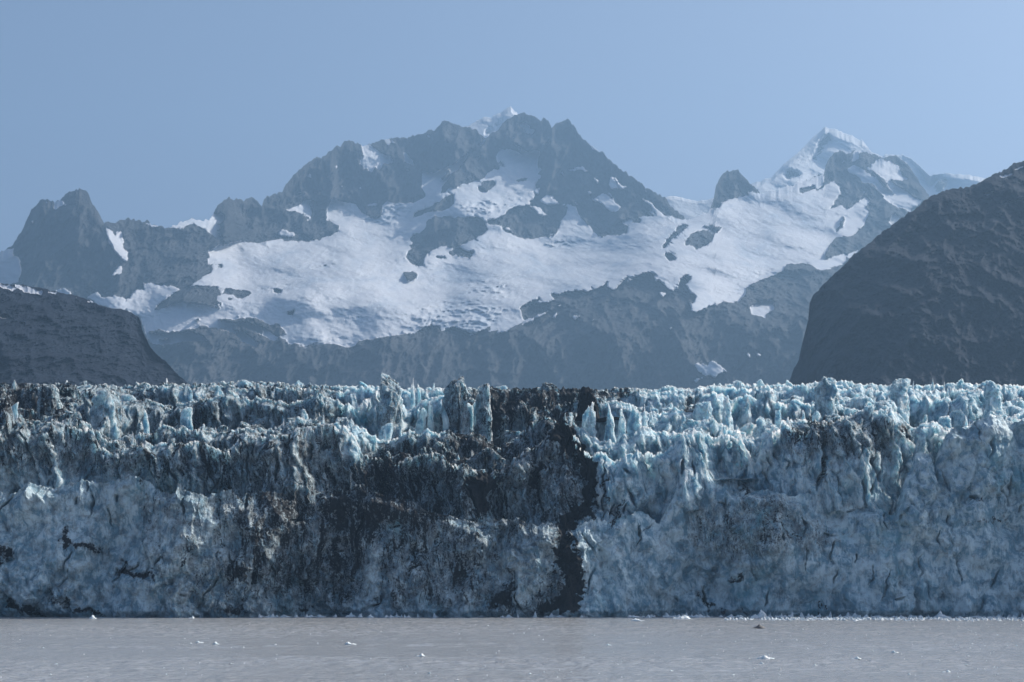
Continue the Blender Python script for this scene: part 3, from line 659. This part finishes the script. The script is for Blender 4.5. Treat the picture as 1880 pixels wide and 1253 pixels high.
    XX = np.vstack([X] + bX); YY = np.vstack([Y] + bY); ZZ = np.vstack([Z] + bZ); DD = np.vstack([dirt] + bD)
    o = grid_mesh(name, XX, YY, ZZ, mat or M_ice, {'dirt': DD}, glacier)
    return o, (u, cv, Dm)

K0 = [(-60, 905), (0, 905), (20, 908), (60, 895), (90, 905), (150, 892), (200, 882), (225, 872), (242, 868), (262, 880), (300, 900), (315, 908), (326, 905), (331, 888), (336, 905), (380, 915), (420, 900), (440, 912), (500, 905), (560, 910), (600, 900), (680, 905), (740, 920), (800, 945), (860, 955), (945, 958), (1040, 968), (1080, 962), (1100, 955), (1180, 945), (1210, 960), (1240, 905), (1290, 895), (1330, 895), (1340, 905), (1400, 905), (1450, 915), (1500, 905), (1530, 900), (1560, 912), (1590, 930), (1630, 942), (1640, 935), (1650, 900), (1665, 870), (1680, 841), (1706, 838), (1713, 862), (1720, 840), (1733, 800), (1752, 786), (1775, 790), (1790, 775), (1800, 768), (1830, 762), (1850, 768), (1880, 775), (1940, 770)]
K1 = [(-60, 765), (0, 750), (22, 742), (28, 775), (50, 785), (70, 805), (100, 778), (130, 785), (150, 790), (165, 792), (180, 815), (190, 835), (210, 842), (225, 830), (240, 815), (262, 805), (280, 812), (300, 815), (330, 822), (360, 818), (400, 832), (415, 832), (440, 815), (470, 808), (500, 798), (540, 788), (546, 782), (560, 792), (600, 785), (615, 778), (640, 782), (655, 805), (665, 832), (680, 850), (720, 852), (760, 838), (800, 838), (850, 852), (870, 862), (900, 870), (930, 862), (960, 832), (1000, 802), (1030, 782), (1038, 758), (1045, 785), (1060, 805), (1085, 838), (1110, 833), (1150, 833), (1200, 833), (1240, 818), (1270, 803), (1300, 796), (1340, 795), (1360, 804), (1375, 824), (1385, 842), (1395, 828), (1405, 803), (1420, 793), (1440, 778), (1470, 788), (1500, 773), (1530, 778), (1560, 760), (1590, 754), (1620, 757), (1640, 768), (1660, 802), (1672, 850), (1690, 800), (1720, 790), (1880, 775), (1940, 770)]
K2 = [(x, 772 + (min(y, 860) - 800) * .5) for x, y in K1]
K3 = [(-60, 735), (60, 742), (110, 752), (150, 735), (200, 712), (235, 728), (260, 735), (320, 722), (400, 728), (450, 722), (560, 735), (640, 728), (700, 722), (760, 735), (830, 722), (900, 738), (1000, 728), (1100, 735), (1200, 738), (1280, 728), (1400, 722), (1500, 728), (1560, 722), (1600, 735), (1680, 735), (1760, 728), (1800, 722), (1940, 728)]
K5 = [(-60, 716), (100, 715), (300, 714), (480, 713), (640, 716), (700, 712), (760, 722), (850, 715), (1000, 718), (1150, 722), (1300, 716), (1450, 712), (1560, 712), (1700, 720), (1940, 716)]
K6 = [(-60, 707), (0, 706), (60, 708), (120, 707), (190, 710), (300, 706), (400, 707), (450, 703), (540, 707), (650, 710), (800, 714), (920, 715), (1000, 712), (1100, 716), (1240, 713), (1350, 709), (1480, 706), (1520, 700), (1570, 704), (1630, 709), (1750, 705), (1830, 707), (1880, 710), (1940, 710)]
below = lambda k, m: [(x, y + m) for x, y in k]
walls = []
walls.append(ice_wall('ice_cliff', K0, 800, None, .85, .4, 11, (34, 7), 9, 19, .9, M_ice, 7, .7, 1.2, 8, 1.0, 1.2))
walls.append(ice_wall('ice_ridge', K1, 816, below(K0, 40), .95, .45, 21, (30, 14), 9, 14, 1.05, M_serac, 15, .25, 1.7, 13))
walls.append(ice_wall('ice_ridge', below(K2, 12), 852, below(K1, 35), 1.0, .5, 31, (30, 9), 10, 14, 1.1, M_serac, 16, .1, 1.8, 20))
walls.append(ice_wall('ice_ridge', below(K3, 10), 930, below(K2, 45), 1.0, .5, 41, (34, 14), 12, 20, 1.4, M_serac, 20, .1, 2.4, 20))
walls.append(ice_wall('ice_ridge', K5, 1020, below(K3, 35), 1.2, .65, 61, (22, 8), 14, 18, .95, M_serac, 24, 0, 1.8, 5))
walls.append(ice_wall('ice_ridge', K6, 1120, below(K5, 25), 1.2, .7, 71, (18, 5), 14, 14, .8, M_serac, 26, 0, 1.3, 3))

# the icefield runs back from the broken front to the foot of the mountains
gx = np.linspace(-1, 1, 220)[None]; gy = np.linspace(0, 1, 200)[:, None] ** 1.8
Yg = 1145 + gy * 5000 + 0 * gx; Xg = gx * (420 + Yg * .3)
Zg = 118 + (Yg - 1145) * .045 + 5 * (ridged(Xg * .02, Yg * .02, 1., 4) - 1.2) * np.clip((Yg - 1145) / 60, 0, 1)
U0 = 940 + Xg / Yg * F
grid_mesh('ice_field', Xg, Yg, Zg, M_ice, {'dirt': DM.get(U0, 0 * U0 + 706)}, glacier)

# --- seracs: free-standing pinnacles and blocks of ice
def serac_mesh(w, h, dep, seed, top='point', lean=0.0, nt_=54, nz=36):
    """a broken block or blade of ice bounded by a dozen cleavage planes"""
    r = np.random.default_rng(seed)
    th = np.linspace(0, 2 * np.pi, nt_, endpoint=False)[None]; ps = np.radians(np.linspace(-64, 90, nz))[:, None]
    ps = ps + 0 * th
    dx, dy, dz = np.cos(ps) * np.cos(th), np.cos(ps) * np.sin(th), np.sin(ps)
    rad = np.full((nz, nt_), 9.0)
    pl = []
    ns = r.integers(5, 8)
    for a in (np.arange(ns) + r.random(ns) * .8) / ns * 2 * np.pi:
        tau = np.radians(r.uniform(8, 30) if top == 'point' else r.uniform(-4, 14))
        pl.append((a, tau, r.uniform(.62, 1.0)))
    for _ in range(r.integers(2, 5)):
        tau = np.radians(r.uniform(30, 58) if top == 'point' else r.uniform(38, 84))
        pl.append((r.uniform(0, 2 * np.pi), tau, r.uniform(.72, 1.0) * (.62 if top == 'point' else .85)))
    pl.append((0, np.radians(90), 1.1))
    for a, tau, d in pl:
        c = dx * np.cos(a) * np.cos(tau) + dy * np.sin(a) * np.cos(tau) + dz * np.sin(tau)
        rad = np.minimum(rad, np.where(c > .04, d / np.maximum(c, .04), 9))
    x, y, z = rad * dx, rad * dy, rad * dz
    z = np.maximum(z, -1.3)
    z = (z + 1.3) / (z.max() + 1.3); hx = max(np.abs(x[z > .1]).max(), .3); hy = max(np.abs(y[z > .1]).max(), .3)
    x = x / hx * w * .5; y = y / hy * dep * .5; z = z * h
    k = seed * 1.37
    fl = ridged(x * .22 + .05 * z + k, y * .22, z * .03, 4, .6) - 1.1
    nx = fbm(x * .3 + k, y * .3, z * .16, 5, .62); ny = fbm(x * .3 + 30, y * .3 + k, z * .16, 5, .62); n2 = fbm(x * .3, y * .3 + 60, z * .2 + k, 5, .6)
    am = min(w * .09, 1.1)
    q = np.hypot(dx, dy)
    x = x + am * (nx * 1.3 + fl * .7 * dx); y = y + am * (ny * 1.3 + fl * .7 * dy); z = z + am * n2 * 1.1
    z[-1] = z[-1].mean(); x[-1] = x[-1].mean(); y[-1] = y[-1].mean()
    x = x + lean * w * np.clip(z / h, 0, 1.2) ** 1.4
    co = np.stack([x, y, z], -1).reshape(-1, 3)
    co = np.vstack([co, co[-1:] + [[0, 0, .02]]])
    i = np.arange((nz - 1) * nt_); rr = i // nt_; cc = i % nt_; c2 = (cc + 1) % nt_
    f = np.stack([rr * nt_ + cc, rr * nt_ + c2, (rr + 1) * nt_ + c2, (rr + 1) * nt_ + cc], 1)
    b = (nz - 1) * nt_; jj = np.arange(nt_)
    cap = np.stack([b + jj, b + (jj + 1) % nt_, np.full(nt_, nz * nt_), np.full(nt_, nz * nt_)], 1)
    return co, f, cap

def place(u, vtop, vbot, wpx, D, seed, top, lean, dirtv=None, rot=None):
    zt, zb_ = zz(vtop, D), zz(vbot + (vbot - vtop) * .35, D) - 2
    h = max(zt - zb_, 3.0); w = wpx / F * D
    r = np.random.default_rng(seed + 999)
    co, f, cap = serac_mesh(w, h, w * r.uniform(.5, 1.1), seed, top, lean)
    a = r.uniform(-.5, .5) if rot is None else rot
    c, s = math.cos(a), math.sin(a)
    co = np.stack([co[:, 0] * c - co[:, 1] * s, co[:, 0] * s + co[:, 1] * c, co[:, 2]], 1)
    x0 = (u - 940) / F * D
    co = co + np.array([x0, D, zb_])
    U = 940 + co[:, 0] / co[:, 1] * F; V = HY - (co[:, 2] - CAMZ) / co[:, 1] * F
    d = dirt_at(U, V) if dirtv is None else np.full(len(co), dirtv)
    q = np.vstack([f, cap[:, [0, 1, 2, 2]]])
    return co, f, cap, d

def serac_object(parts, name='serac', stuff=False):
    cos, fs, ds, n = [], [], [], 0
    tri = []
    for co, f, cap, d in parts:
        cos.append(co); fs.append(f + n); tri.append(cap[:, :3] + n); ds.append(d); n += len(co)
    co = np.vstack(cos); f = np.vstack(fs); tr = np.vstack(tri); d = np.concatenate(ds)
    org = co[:, :].mean(0) if not stuff else np.zeros(3)
    if not stuff: org[2] = co[:, 2].min()
    me = bpy.data.meshes.new(name)
    co = co - org
    me.vertices.add(len(co)); me.vertices.foreach_set('co', co.astype(np.float32).ravel())
    idx = np.concatenate([f.ravel(), tr.ravel()]).astype(np.int32)
    ls = np.concatenate([np.arange(len(f)) * 4, len(f) * 4 + np.arange(len(tr)) * 3]).astype(np.int32)
    me.loops.add(len(idx)); me.loops.foreach_set('vertex_index', idx)
    me.polygons.add(len(ls)); me.polygons.foreach_set('loop_start', ls)
    me.polygons.foreach_set('use_smooth', np.full(len(ls), False))
    at = me.attributes.new('dirt', 'FLOAT', 'POINT'); at.data.foreach_set('value', d.astype(np.float32))
    me.update(calc_edges=True)
    me.materials.append(M_serac)
    o = bpy.data.objects.new(name, me); COL.objects.link(o); o.parent = glacier; o.location = org
    if stuff: o['kind'] = 'stuff'
    return o

# traced pinnacles: (u, top row, foot row, width px, distance, top shape, lean, debris or None)
heroes = [
 (716, 683, 790, 52, 1000, 'block', .05, .42), (758, 694, 770, 14, 985, 'point', .0, .05), (768, 705, 765, 12, 990, 'point', .15, .2), (835, 692, 790, 62, 1020, 'block', 0, .5), (885, 704, 790, 44, 1030, 'block', 0, .5),
 (1082, 738, 830, 34, 850, 'point', .05, .35), (1070, 744, 810, 26, 862, 'point', .25, .0), (1120, 740, 825, 30, 852, 'point', -.1, .05), (1142, 750, 815, 26, 862, 'point', .1, 0.), (1168, 744, 835, 40, 850, 'point', .1, .05), (1182, 742, 820, 16, 846, 'point', .1, 0),
 (1038, 756, 830, 34, 838, 'point', .1, .95), (188, 712, 815, 72, 955, 'point', 0, .34), (232, 725, 775, 30, 960, 'block', .2, .3), (24, 738, 790, 20, 845, 'block', .2, .1), (340, 748, 810, 28, 872, 'block', .1, .05), (270, 750, 810, 16, 880, 'point', -.1, .1),
 (242, 792, 850, 9, 835, 'point', .1, .05), (168, 788, 850, 18, 838, 'point', .15, .1), (392, 785, 840, 16, 850, 'point', .15, .15), (545, 782, 850, 24, 838, 'point', .1, .7), (610, 776, 870, 52, 836, 'block', .1, .35), (640, 768, 810, 26, 880, 'point', .2, .2),
 (705, 776, 812, 28, 868, 'block', .2, .15), (735, 783, 815, 18, 862, 'point', .3, .2), (770, 748, 800, 22, 905, 'block', .2, .2), (790, 745, 790, 15, 905, 'block', .1, .1), (820, 752, 800, 18, 900, 'point', -.2, .05), (860, 738, 790, 18, 915, 'block', 0, .1), (875, 735, 775, 16, 918, 'block', 0, .1),
 (866, 826, 880, 12, 838, 'point', .2, .15), (895, 838, 880, 14, 836, 'point', 0, .2), (840, 835, 875, 16, 834, 'point', .2, .2), (560, 750, 790, 18, 895, 'block', 0, .0), (565, 768, 800, 18, 880, 'block', 0, .0), (590, 758, 795, 16, 885, 'point', .3, .05), (520, 768, 800, 5, 870, 'point', .1, .05),
 (1290, 738, 800, 34, 900, 'block', .1, .1), (1338, 728, 800, 32, 905, 'point', -.1, .1), (1372, 728, 790, 26, 920, 'point', .1, .05), (1405, 718, 800, 44, 930, 'block', 0, .2), (1252, 758, 790, 22, 890, 'point', .1, .05), (1302, 762, 800, 26, 875, 'point', .2, .1), (1428, 753, 800, 16, 850, 'block', 0, .1), (1445, 767, 800, 18, 846, 'block', 0, .1), (1475, 752, 800, 14, 852, 'point', 0, .2), (1495, 755, 810, 26, 856, 'block', .1, .25), (1525, 765, 810, 20, 856, 'block', 0, .05), (1550, 772, 820, 20, 850, 'point', 0, .1),
 (1576, 722, 760, 16, 930, 'block', 0, .0), (1598, 738, 765, 22, 925, 'point', .0, .02), (1620, 728, 790, 24, 900, 'point', .6, .1), (1650, 740, 770, 22, 905, 'block', .1, .02), (1662, 756, 800, 24, 870, 'block', .1, .05), (1700, 778, 845, 44, 850, 'block', .05, .05), (1722, 786, 830, 14, 846, 'block', .1, .05), (1745, 762, 820, 20, 900, 'block', .1, .1), (1776, 762, 810, 14, 870, 'point', -.2, .0), (1778, 772, 825, 10, 812, 'point', .1, .0), (1757, 785, 825, 24, 812, 'block', .0, .1), (1640, 845, 935, 24, 818, 'block', -.4, 0.),
 (1452, 698, 750, 22, 1090, 'block', 0, .02), (1490, 702, 740, 14, 1100, 'point', 0, .02), (1355, 698, 740, 22, 1120, 'block', 0, .1), (1396, 697, 740, 20, 1120, 'block', 0, .05), (1518, 693, 765, 56, 1080, 'block', 0, .3), (1650, 696, 750, 44, 1080, 'block', .05, .2), (1672, 700, 750, 16, 1060, 'point', .3, .2), (1715, 694, 765, 17, 1030, 'point', -.05, .02), (1695, 708, 765, 34, 1040, 'block', 0, .05), (1732, 700, 770, 12, 1035, 'point', .1, .5), (1738, 712, 780, 22, 1015, 'point', 0, .3), (1752, 706, 770, 16, 1030, 'point', .1, .1), (1765, 695, 775, 28, 1040, 'block', 0, .35), (1785, 703, 780, 34, 1030, 'block', 0, .1), (1822, 700, 770, 48, 1060, 'block', 0, .12), (1860, 714, 770, 36, 1050, 'block', 0, .3), (1650, 710, 745, 14, 1020, 'point', 0, .02),
 (22, 698, 740, 18, 1080, 'point', .3, .6), (90, 702, 745, 46, 1080, 'block', 0, .5), (123, 698, 720, 10, 1150, 'point', 0, .05), (152, 700, 730, 16, 1150, 'block', 0, .6), (307, 694, 715, 8, 1180, 'point', 0, .1), (450, 698, 735, 40, 1120, 'block', 0, .15), (550, 700, 730, 30, 1150, 'block', 0, .2), (665, 701, 750, 26, 1080, 'block', 0, .2), (400, 706, 800, 30, 1000, 'block', .2, .35), (345, 706, 790, 34, 985, 'block', -.1, .4),
 (795, 703, 730, 10, 1120, 'point', 0, .05), (922, 708, 740, 26, 1120, 'block', 0, .1), (1005, 704, 745, 34, 1120, 'block', .1, .75), (1080, 710, 750, 44, 1080, 'point', 0, .95), (1105, 717, 760, 26, 1050, 'block', .2, .3), (1200, 725, 755, 26, 1020, 'block', 0, .15), (1230, 708, 725, 30, 1160, 'block', 0, .02), (240, 872, 905, 50, 806, 'block', 0, .1), (331, 885, 915, 9, 802, 'point', 0, .05), (56, 893, 915, 22, 803, 'block', 0, .02),
]
heroes = [(u, a, b, w, (900 + (D - 950) * .06) if D > 950 and b > 738 and w > 38 else D, tp, ln, dv) for u, a, b, w, D, tp, ln, dv in heroes]
heroes = [h[:7] + (h[7] * .7 if h[7] < .8 and h[3] < 38 else h[7] * .92,) for h in heroes]
heroes.sort(key=lambda q: -(q[2] - q[1]) * q[3])
for i, (u, a, b, w, D, top, ln, dv) in enumerate(heroes[:96]):
    serac_object([place(u, a, b, w, D, 100 + i, top, ln, dv)])
extra = [place(u, a, b, w, D, 300 + i, top, ln, dv) for i, (u, a, b, w, D, top, ln, dv) in enumerate(heroes[96:])]
r = np.random.default_rng(42)
crest1 = lambda u: np.interp(u, walls[1][1][0], walls[1][1][1])
sky_line = poly(K6)
for j in range(520):
    u = (j * 0.6180339 % 1.0) * 2400 - 260
    D = 830 + 265 * r.random() ** 1.1
    if D < 870 and 1060 < u < 1210: continue
    f = (D - 830) / 265
    c = min(crest1(u), 838) * (1 - f) + sky_line(u) * f
    h = r.uniform(12, 30) + (r.random() ** 1.7) * 56 * (1 - abs(2 * f - .8) * .6)
    w = h * r.uniform(.6, 1.8)
    tp = c - r.uniform(-8, 9 + 6 * (1 - f))
    extra.append(place(u, tp, tp + h * 1.4, w, D, 1000 + j, 'point' if r.random() < .22 else 'block', r.uniform(-.45, .45)))
for j in range(70):
    u = (j + r.random()) / 70 * 1930 - 25
    if 1040 < u < 1230: continue
    h = r.uniform(8, 22); tp = crest1(u) - h * r.uniform(.1, .5)
    extra.append(place(u, tp, tp + h * 1.5, h * r.uniform(.5, 1.2), 819 + r.uniform(-5, 6), 2000 + j, 'point' if r.random() < .5 else 'block', r.uniform(-.5, .5)))
serac_object(extra, 'small_seracs', True)

# ------------------------------------------------------------------ water
def water_material():
    k = NT('silty_water')
    k.b.inputs['Base Color'].default_value = (.345, .36, .37, 1)
    k.b.inputs['Roughness'].default_value = .16
    k.b.inputs['IOR'].default_value = 1.33
    p = k.pos((1, 1, 1)); long = k.pos((.45, 1, 1), (0, 0, radians(8)))
    patch = k.noise(k.pos((.3, 1, 1)), .012, 4, .55, .4)
    n1 = k.noise(long, 1.1, 6, .62, .5); n2 = k.noise(p, 4.0, 4, .6)
    n3 = k.noise(k.pos((.22, .07, 1)), 1.0, 5, .65, .3)
    h = k.math('ADD', k.math('MULTIPLY', n1, .55), k.math('ADD', k.math('MULTIPLY', n2, .12), k.math('MULTIPLY', n3, 2.6)))
    h = k.math('MULTIPLY', h, k.ramp(patch, .35, .7, .55, 1.25))
    k.l(k.bump(h, .42, 1.0), k.b.inputs['Normal'])
    return k.m
M_water = water_material()
xs = np.concatenate([np.linspace(-6000, -260, 30), np.arange(-255, 256, .9), np.linspace(260, 6000, 30)])
ys = np.concatenate([np.linspace(-400, 280, 30), np.arange(284, 830, 1.0), np.linspace(835, 1000, 10)])
Xw, Yw = np.meshgrid(xs, ys)
gust = np.clip(.75 + 1.3 * fbm(Xw * .006, Yw * .012, 4.4, 4, .6), .25, 1.6)
Zw = gust * (.20 * fbm(Xw * .16 + Yw * .05, Yw * .26, 1.1, 4, .62) + .06 * ridged(Xw * .5, Yw * .4, 2.2, 2))
Zw = np.where((np.abs(Xw) < 256) & (Yw > 282) & (Yw < 830), Zw, 0.02)
o = grid_mesh('water', Xw, Yw, Zw, M_water)
tag(o, 'calm grey silty sea water in front of the glacier', None, None, 'structure')
gb = bpy.data.materials.new('seabed'); gb.use_nodes = True
gb.node_tree.nodes['Principled BSDF'].inputs['Base Color'].default_value = (.1, .095, .085, 1)
o = grid_mesh('ground', np.array([[-10800., 10800], [-10800, 10800]]), np.array([[-1500., -1500], [13400, 13400]]), np.full((2, 2), -6.0), gb, flip=False)
tag(o, 'valley floor lying under the water and ice', None, None, 'structure')

# ------------------------------------------------------------------ floating ice
def floe_material():
    k = NT('floating_ice')
    p = k.pos()
    k.l(k.mix(k.ramp(k.noise(p, 1.2, 5, .6), .4, .65), (.62, .74, .78), (.85, .86, .86)), k.b.inputs['Base Color'])
    k.b.inputs['Roughness'].default_value = .35
    k.l(k.bump(k.noise(p, 2.0, 5, .65), .3, 1.0), k.b.inputs['Normal'])
    return k.m
M_floe = floe_material()
def lump(L, Wd, H, seed, n=30, m=16):
    """low jagged slab of drifting ice with a broken top"""
    r = np.random.default_rng(seed)
    th = np.linspace(0, 2 * np.pi, n, endpoint=False)[None]; t = np.linspace(0, 1, m)[:, None]
    rr = 1 + .28 * fbm(np.cos(th) * 1.3 + seed, np.sin(th) * 1.3, 0 * th, 3)
    prof = np.sqrt(np.clip(1 - (1 - t) ** 2, 0, 1))
    rad = rr * (1 - t ** 1.6)
    x = rad * np.cos(th) * L / 2; y = rad * np.sin(th) * Wd / 2
    peak = r.uniform(-.5, .5)
    hump = .35 + .9 * np.exp(-((x / L * 2 - peak) / .4) ** 2) + .5 * fbm(x / L * 5 + seed, y / Wd * 4, 0 * x, 3)
    z = prof * np.clip(hump, .15, 2) * H - .12 * H - .02
    co = np.stack([x, y, z], -1).reshape(-1, 3)
    i = np.arange((m - 1) * n); a = i // n; c = i % n; c2 = (c + 1) % n
    f = np.stack([a * n + c, a * n + c2, (a + 1) * n + c2, (a + 1) * n + c], 1)
    return co, f
def floe(u, v, wpx, hpx, seed, label, name='ice_floe', group='loose ice drifting on the water'):
    D = CAMZ * F / (v - HY)
    L = wpx / F * D * 1.1; H = hpx / F * D * 1.25
    co, f = lump(L, L * .6, H, seed)
    o = raw_mesh(name, co, f, M_floe, {}, None, True)
    o.location = ((u - 940) / F * D, D, .14)
    return tag(o, label, 'ice floe', group)
floes = [
 (170, 1136.5, 13, 4, 'small pointed white ice piece on the shadow line near the left edge'),
 (352, 1136, 9, 2.5, 'tiny white ice piece on the shadow line left of centre'),
 (366, 1181, 14, 2, 'thin white ice slab on open water, left one of a close pair'),
 (396, 1184, 12, 3, 'wedge shaped white ice slab, right one of a close pair'),
 (643, 1184, 19, 3, 'flat white ice slab alone on water below the dark debris streaks'),
 (772, 1206, 15, 3, 'small low white ice slab nearest the camera left of centre'),
 (1117, 1186, 10, 2, 'small thin ice piece on open water right of centre'),
 (1170, 1141, 25, 3, 'long thin ice slab just in front of the shadow line'),
 (1250, 1137, 32, 5, 'pale ice slab left of the bright band of brash ice'),
 (1191, 1135, 10, 4, 'little upright ice piece close to the foot of the cliff'),
 (1393, 1154.5, 26, 4, 'dark and dirty low ice piece floating in front of the brash band'),
 (1393, 1135, 30, 9, 'tallest white lump standing in the brash ice band'),
 (1730, 1135, 26, 7, 'rounded white lump in the brash ice near the right edge'),
 (1405, 1210.5, 29, 4, 'widest flat white floe on the open water at right'),
 (1397, 1220, 10, 2, 'tiny ice piece just below the widest white floe'),
 (1572, 1211, 18, 2.5, 'narrow flat floe right of the widest white floe'),
 (1643, 1199.5, 13, 2.5, 'short bright floe farther out between two thin floes'),
 (1738, 1235.5, 15, 2.5, 'low white floe nearest the camera at the right'),
 (1497, 1223.5, 7, 2, 'very small ice chip between the wide floe and the near floe'),
 (1627, 1133, 9, 4, 'small bright knob of ice in the middle of the brash band'),
]
for i, (u, v, w, h, lab) in enumerate(floes):
    o = floe(u, v, w, h, 500 + i, lab)
    if 'dirty' in lab:
        md = bpy.data.materials.new('dirty_ice'); md.use_nodes = True
        md.node_tree.nodes['Principled BSDF'].inputs['Base Color'].default_value = (.09, .085, .08, 1)
        o.data.materials[0] = md
# brash: innumerable crumbs of ice along the right of the cliff foot and scattered over the water
def crumbs(name, spots, label, seed0):
    cs, fs, n = [], [], 0
    for j, (x, y, L, H) in enumerate(spots):
        co, f = lump(L, L * .7, H, seed0 + j, 9, 5)
        cs.append(co + np.array([x, y, .2])); fs.append(f + n); n += len(co)
    o = raw_mesh(name, np.vstack(cs), np.vstack(fs), M_floe, {}, None, False)
    return tag(o, label, 'brash ice', None, 'stuff')
r = np.random.default_rng(9)
sp = []
for j in range(520):
    u = 1330 + 600 * r.random() ** .9
    v = r.normal(1138.0, .9 + 1.0 * (u - 1330) / 600)
    if v < 1134 or v > 1143: continue
    D = CAMZ * F / (v - HY)
    L = r.uniform(.6, 2.2)
    sp.append(((u - 940) / F * D, D, L, r.uniform(.3, .8)))
for j in range(260):
    u = r.uniform(380, 1900); D = r.uniform(776, 790); sp.append(((u - 940) / F * D, D, r.uniform(.8, 2.5) + 4 * r.random() ** 6, r.uniform(.2, .9) + 1.3 * r.random() ** 6))
crumbs('brash_ice', sp, 'bright band of crushed ice along the foot of the cliff at right', 3000)
sp = []
for j in range(330):
    u = 1900 - 1900 * r.random() ** 1.7
    v = 1139 + 112 * r.random() ** 1.6
    D = CAMZ * F / (v - HY)
    sp.append(((u - 940) / F * D, D, r.uniform(.12, .3) + .6 * r.random() ** 5, r.uniform(.08, .22)))
crumbs('ice_crumbs', sp, 'tiny glinting crumbs of ice scattered over the open water', 5000)

# ------------------------------------------------------------------ haze
hz = bpy.data.materials.new('haze'); hz.use_nodes = True
t = hz.node_tree; t.nodes.remove(t.nodes['Principled BSDF'])
pv = t.nodes.new('ShaderNodeVolumePrincipled')
pv.inputs['Color'].default_value = (.355, .615, .945, 1)
pv.inputs['Density'].default_value = 8.0e-5
pv.inputs['Anisotropy'].default_value = .3
t.links.new(pv.outputs[0], t.nodes['Material Output'].inputs['Volume'])
bx = np.array([(x, y, z) for x in (-11000., 11000) for y in (-1600., 13600) for z in (-8., 3300)])
q = np.array([(0, 1, 3, 2), (4, 6, 7, 5), (0, 4, 5, 1), (2, 3, 7, 6), (0, 2, 6, 4), (1, 5, 7, 3)])
o = raw_mesh('haze', bx, q, hz, {}, None, False)
tag(o, 'blue air haze filling the valley', None, None, 'stuff')
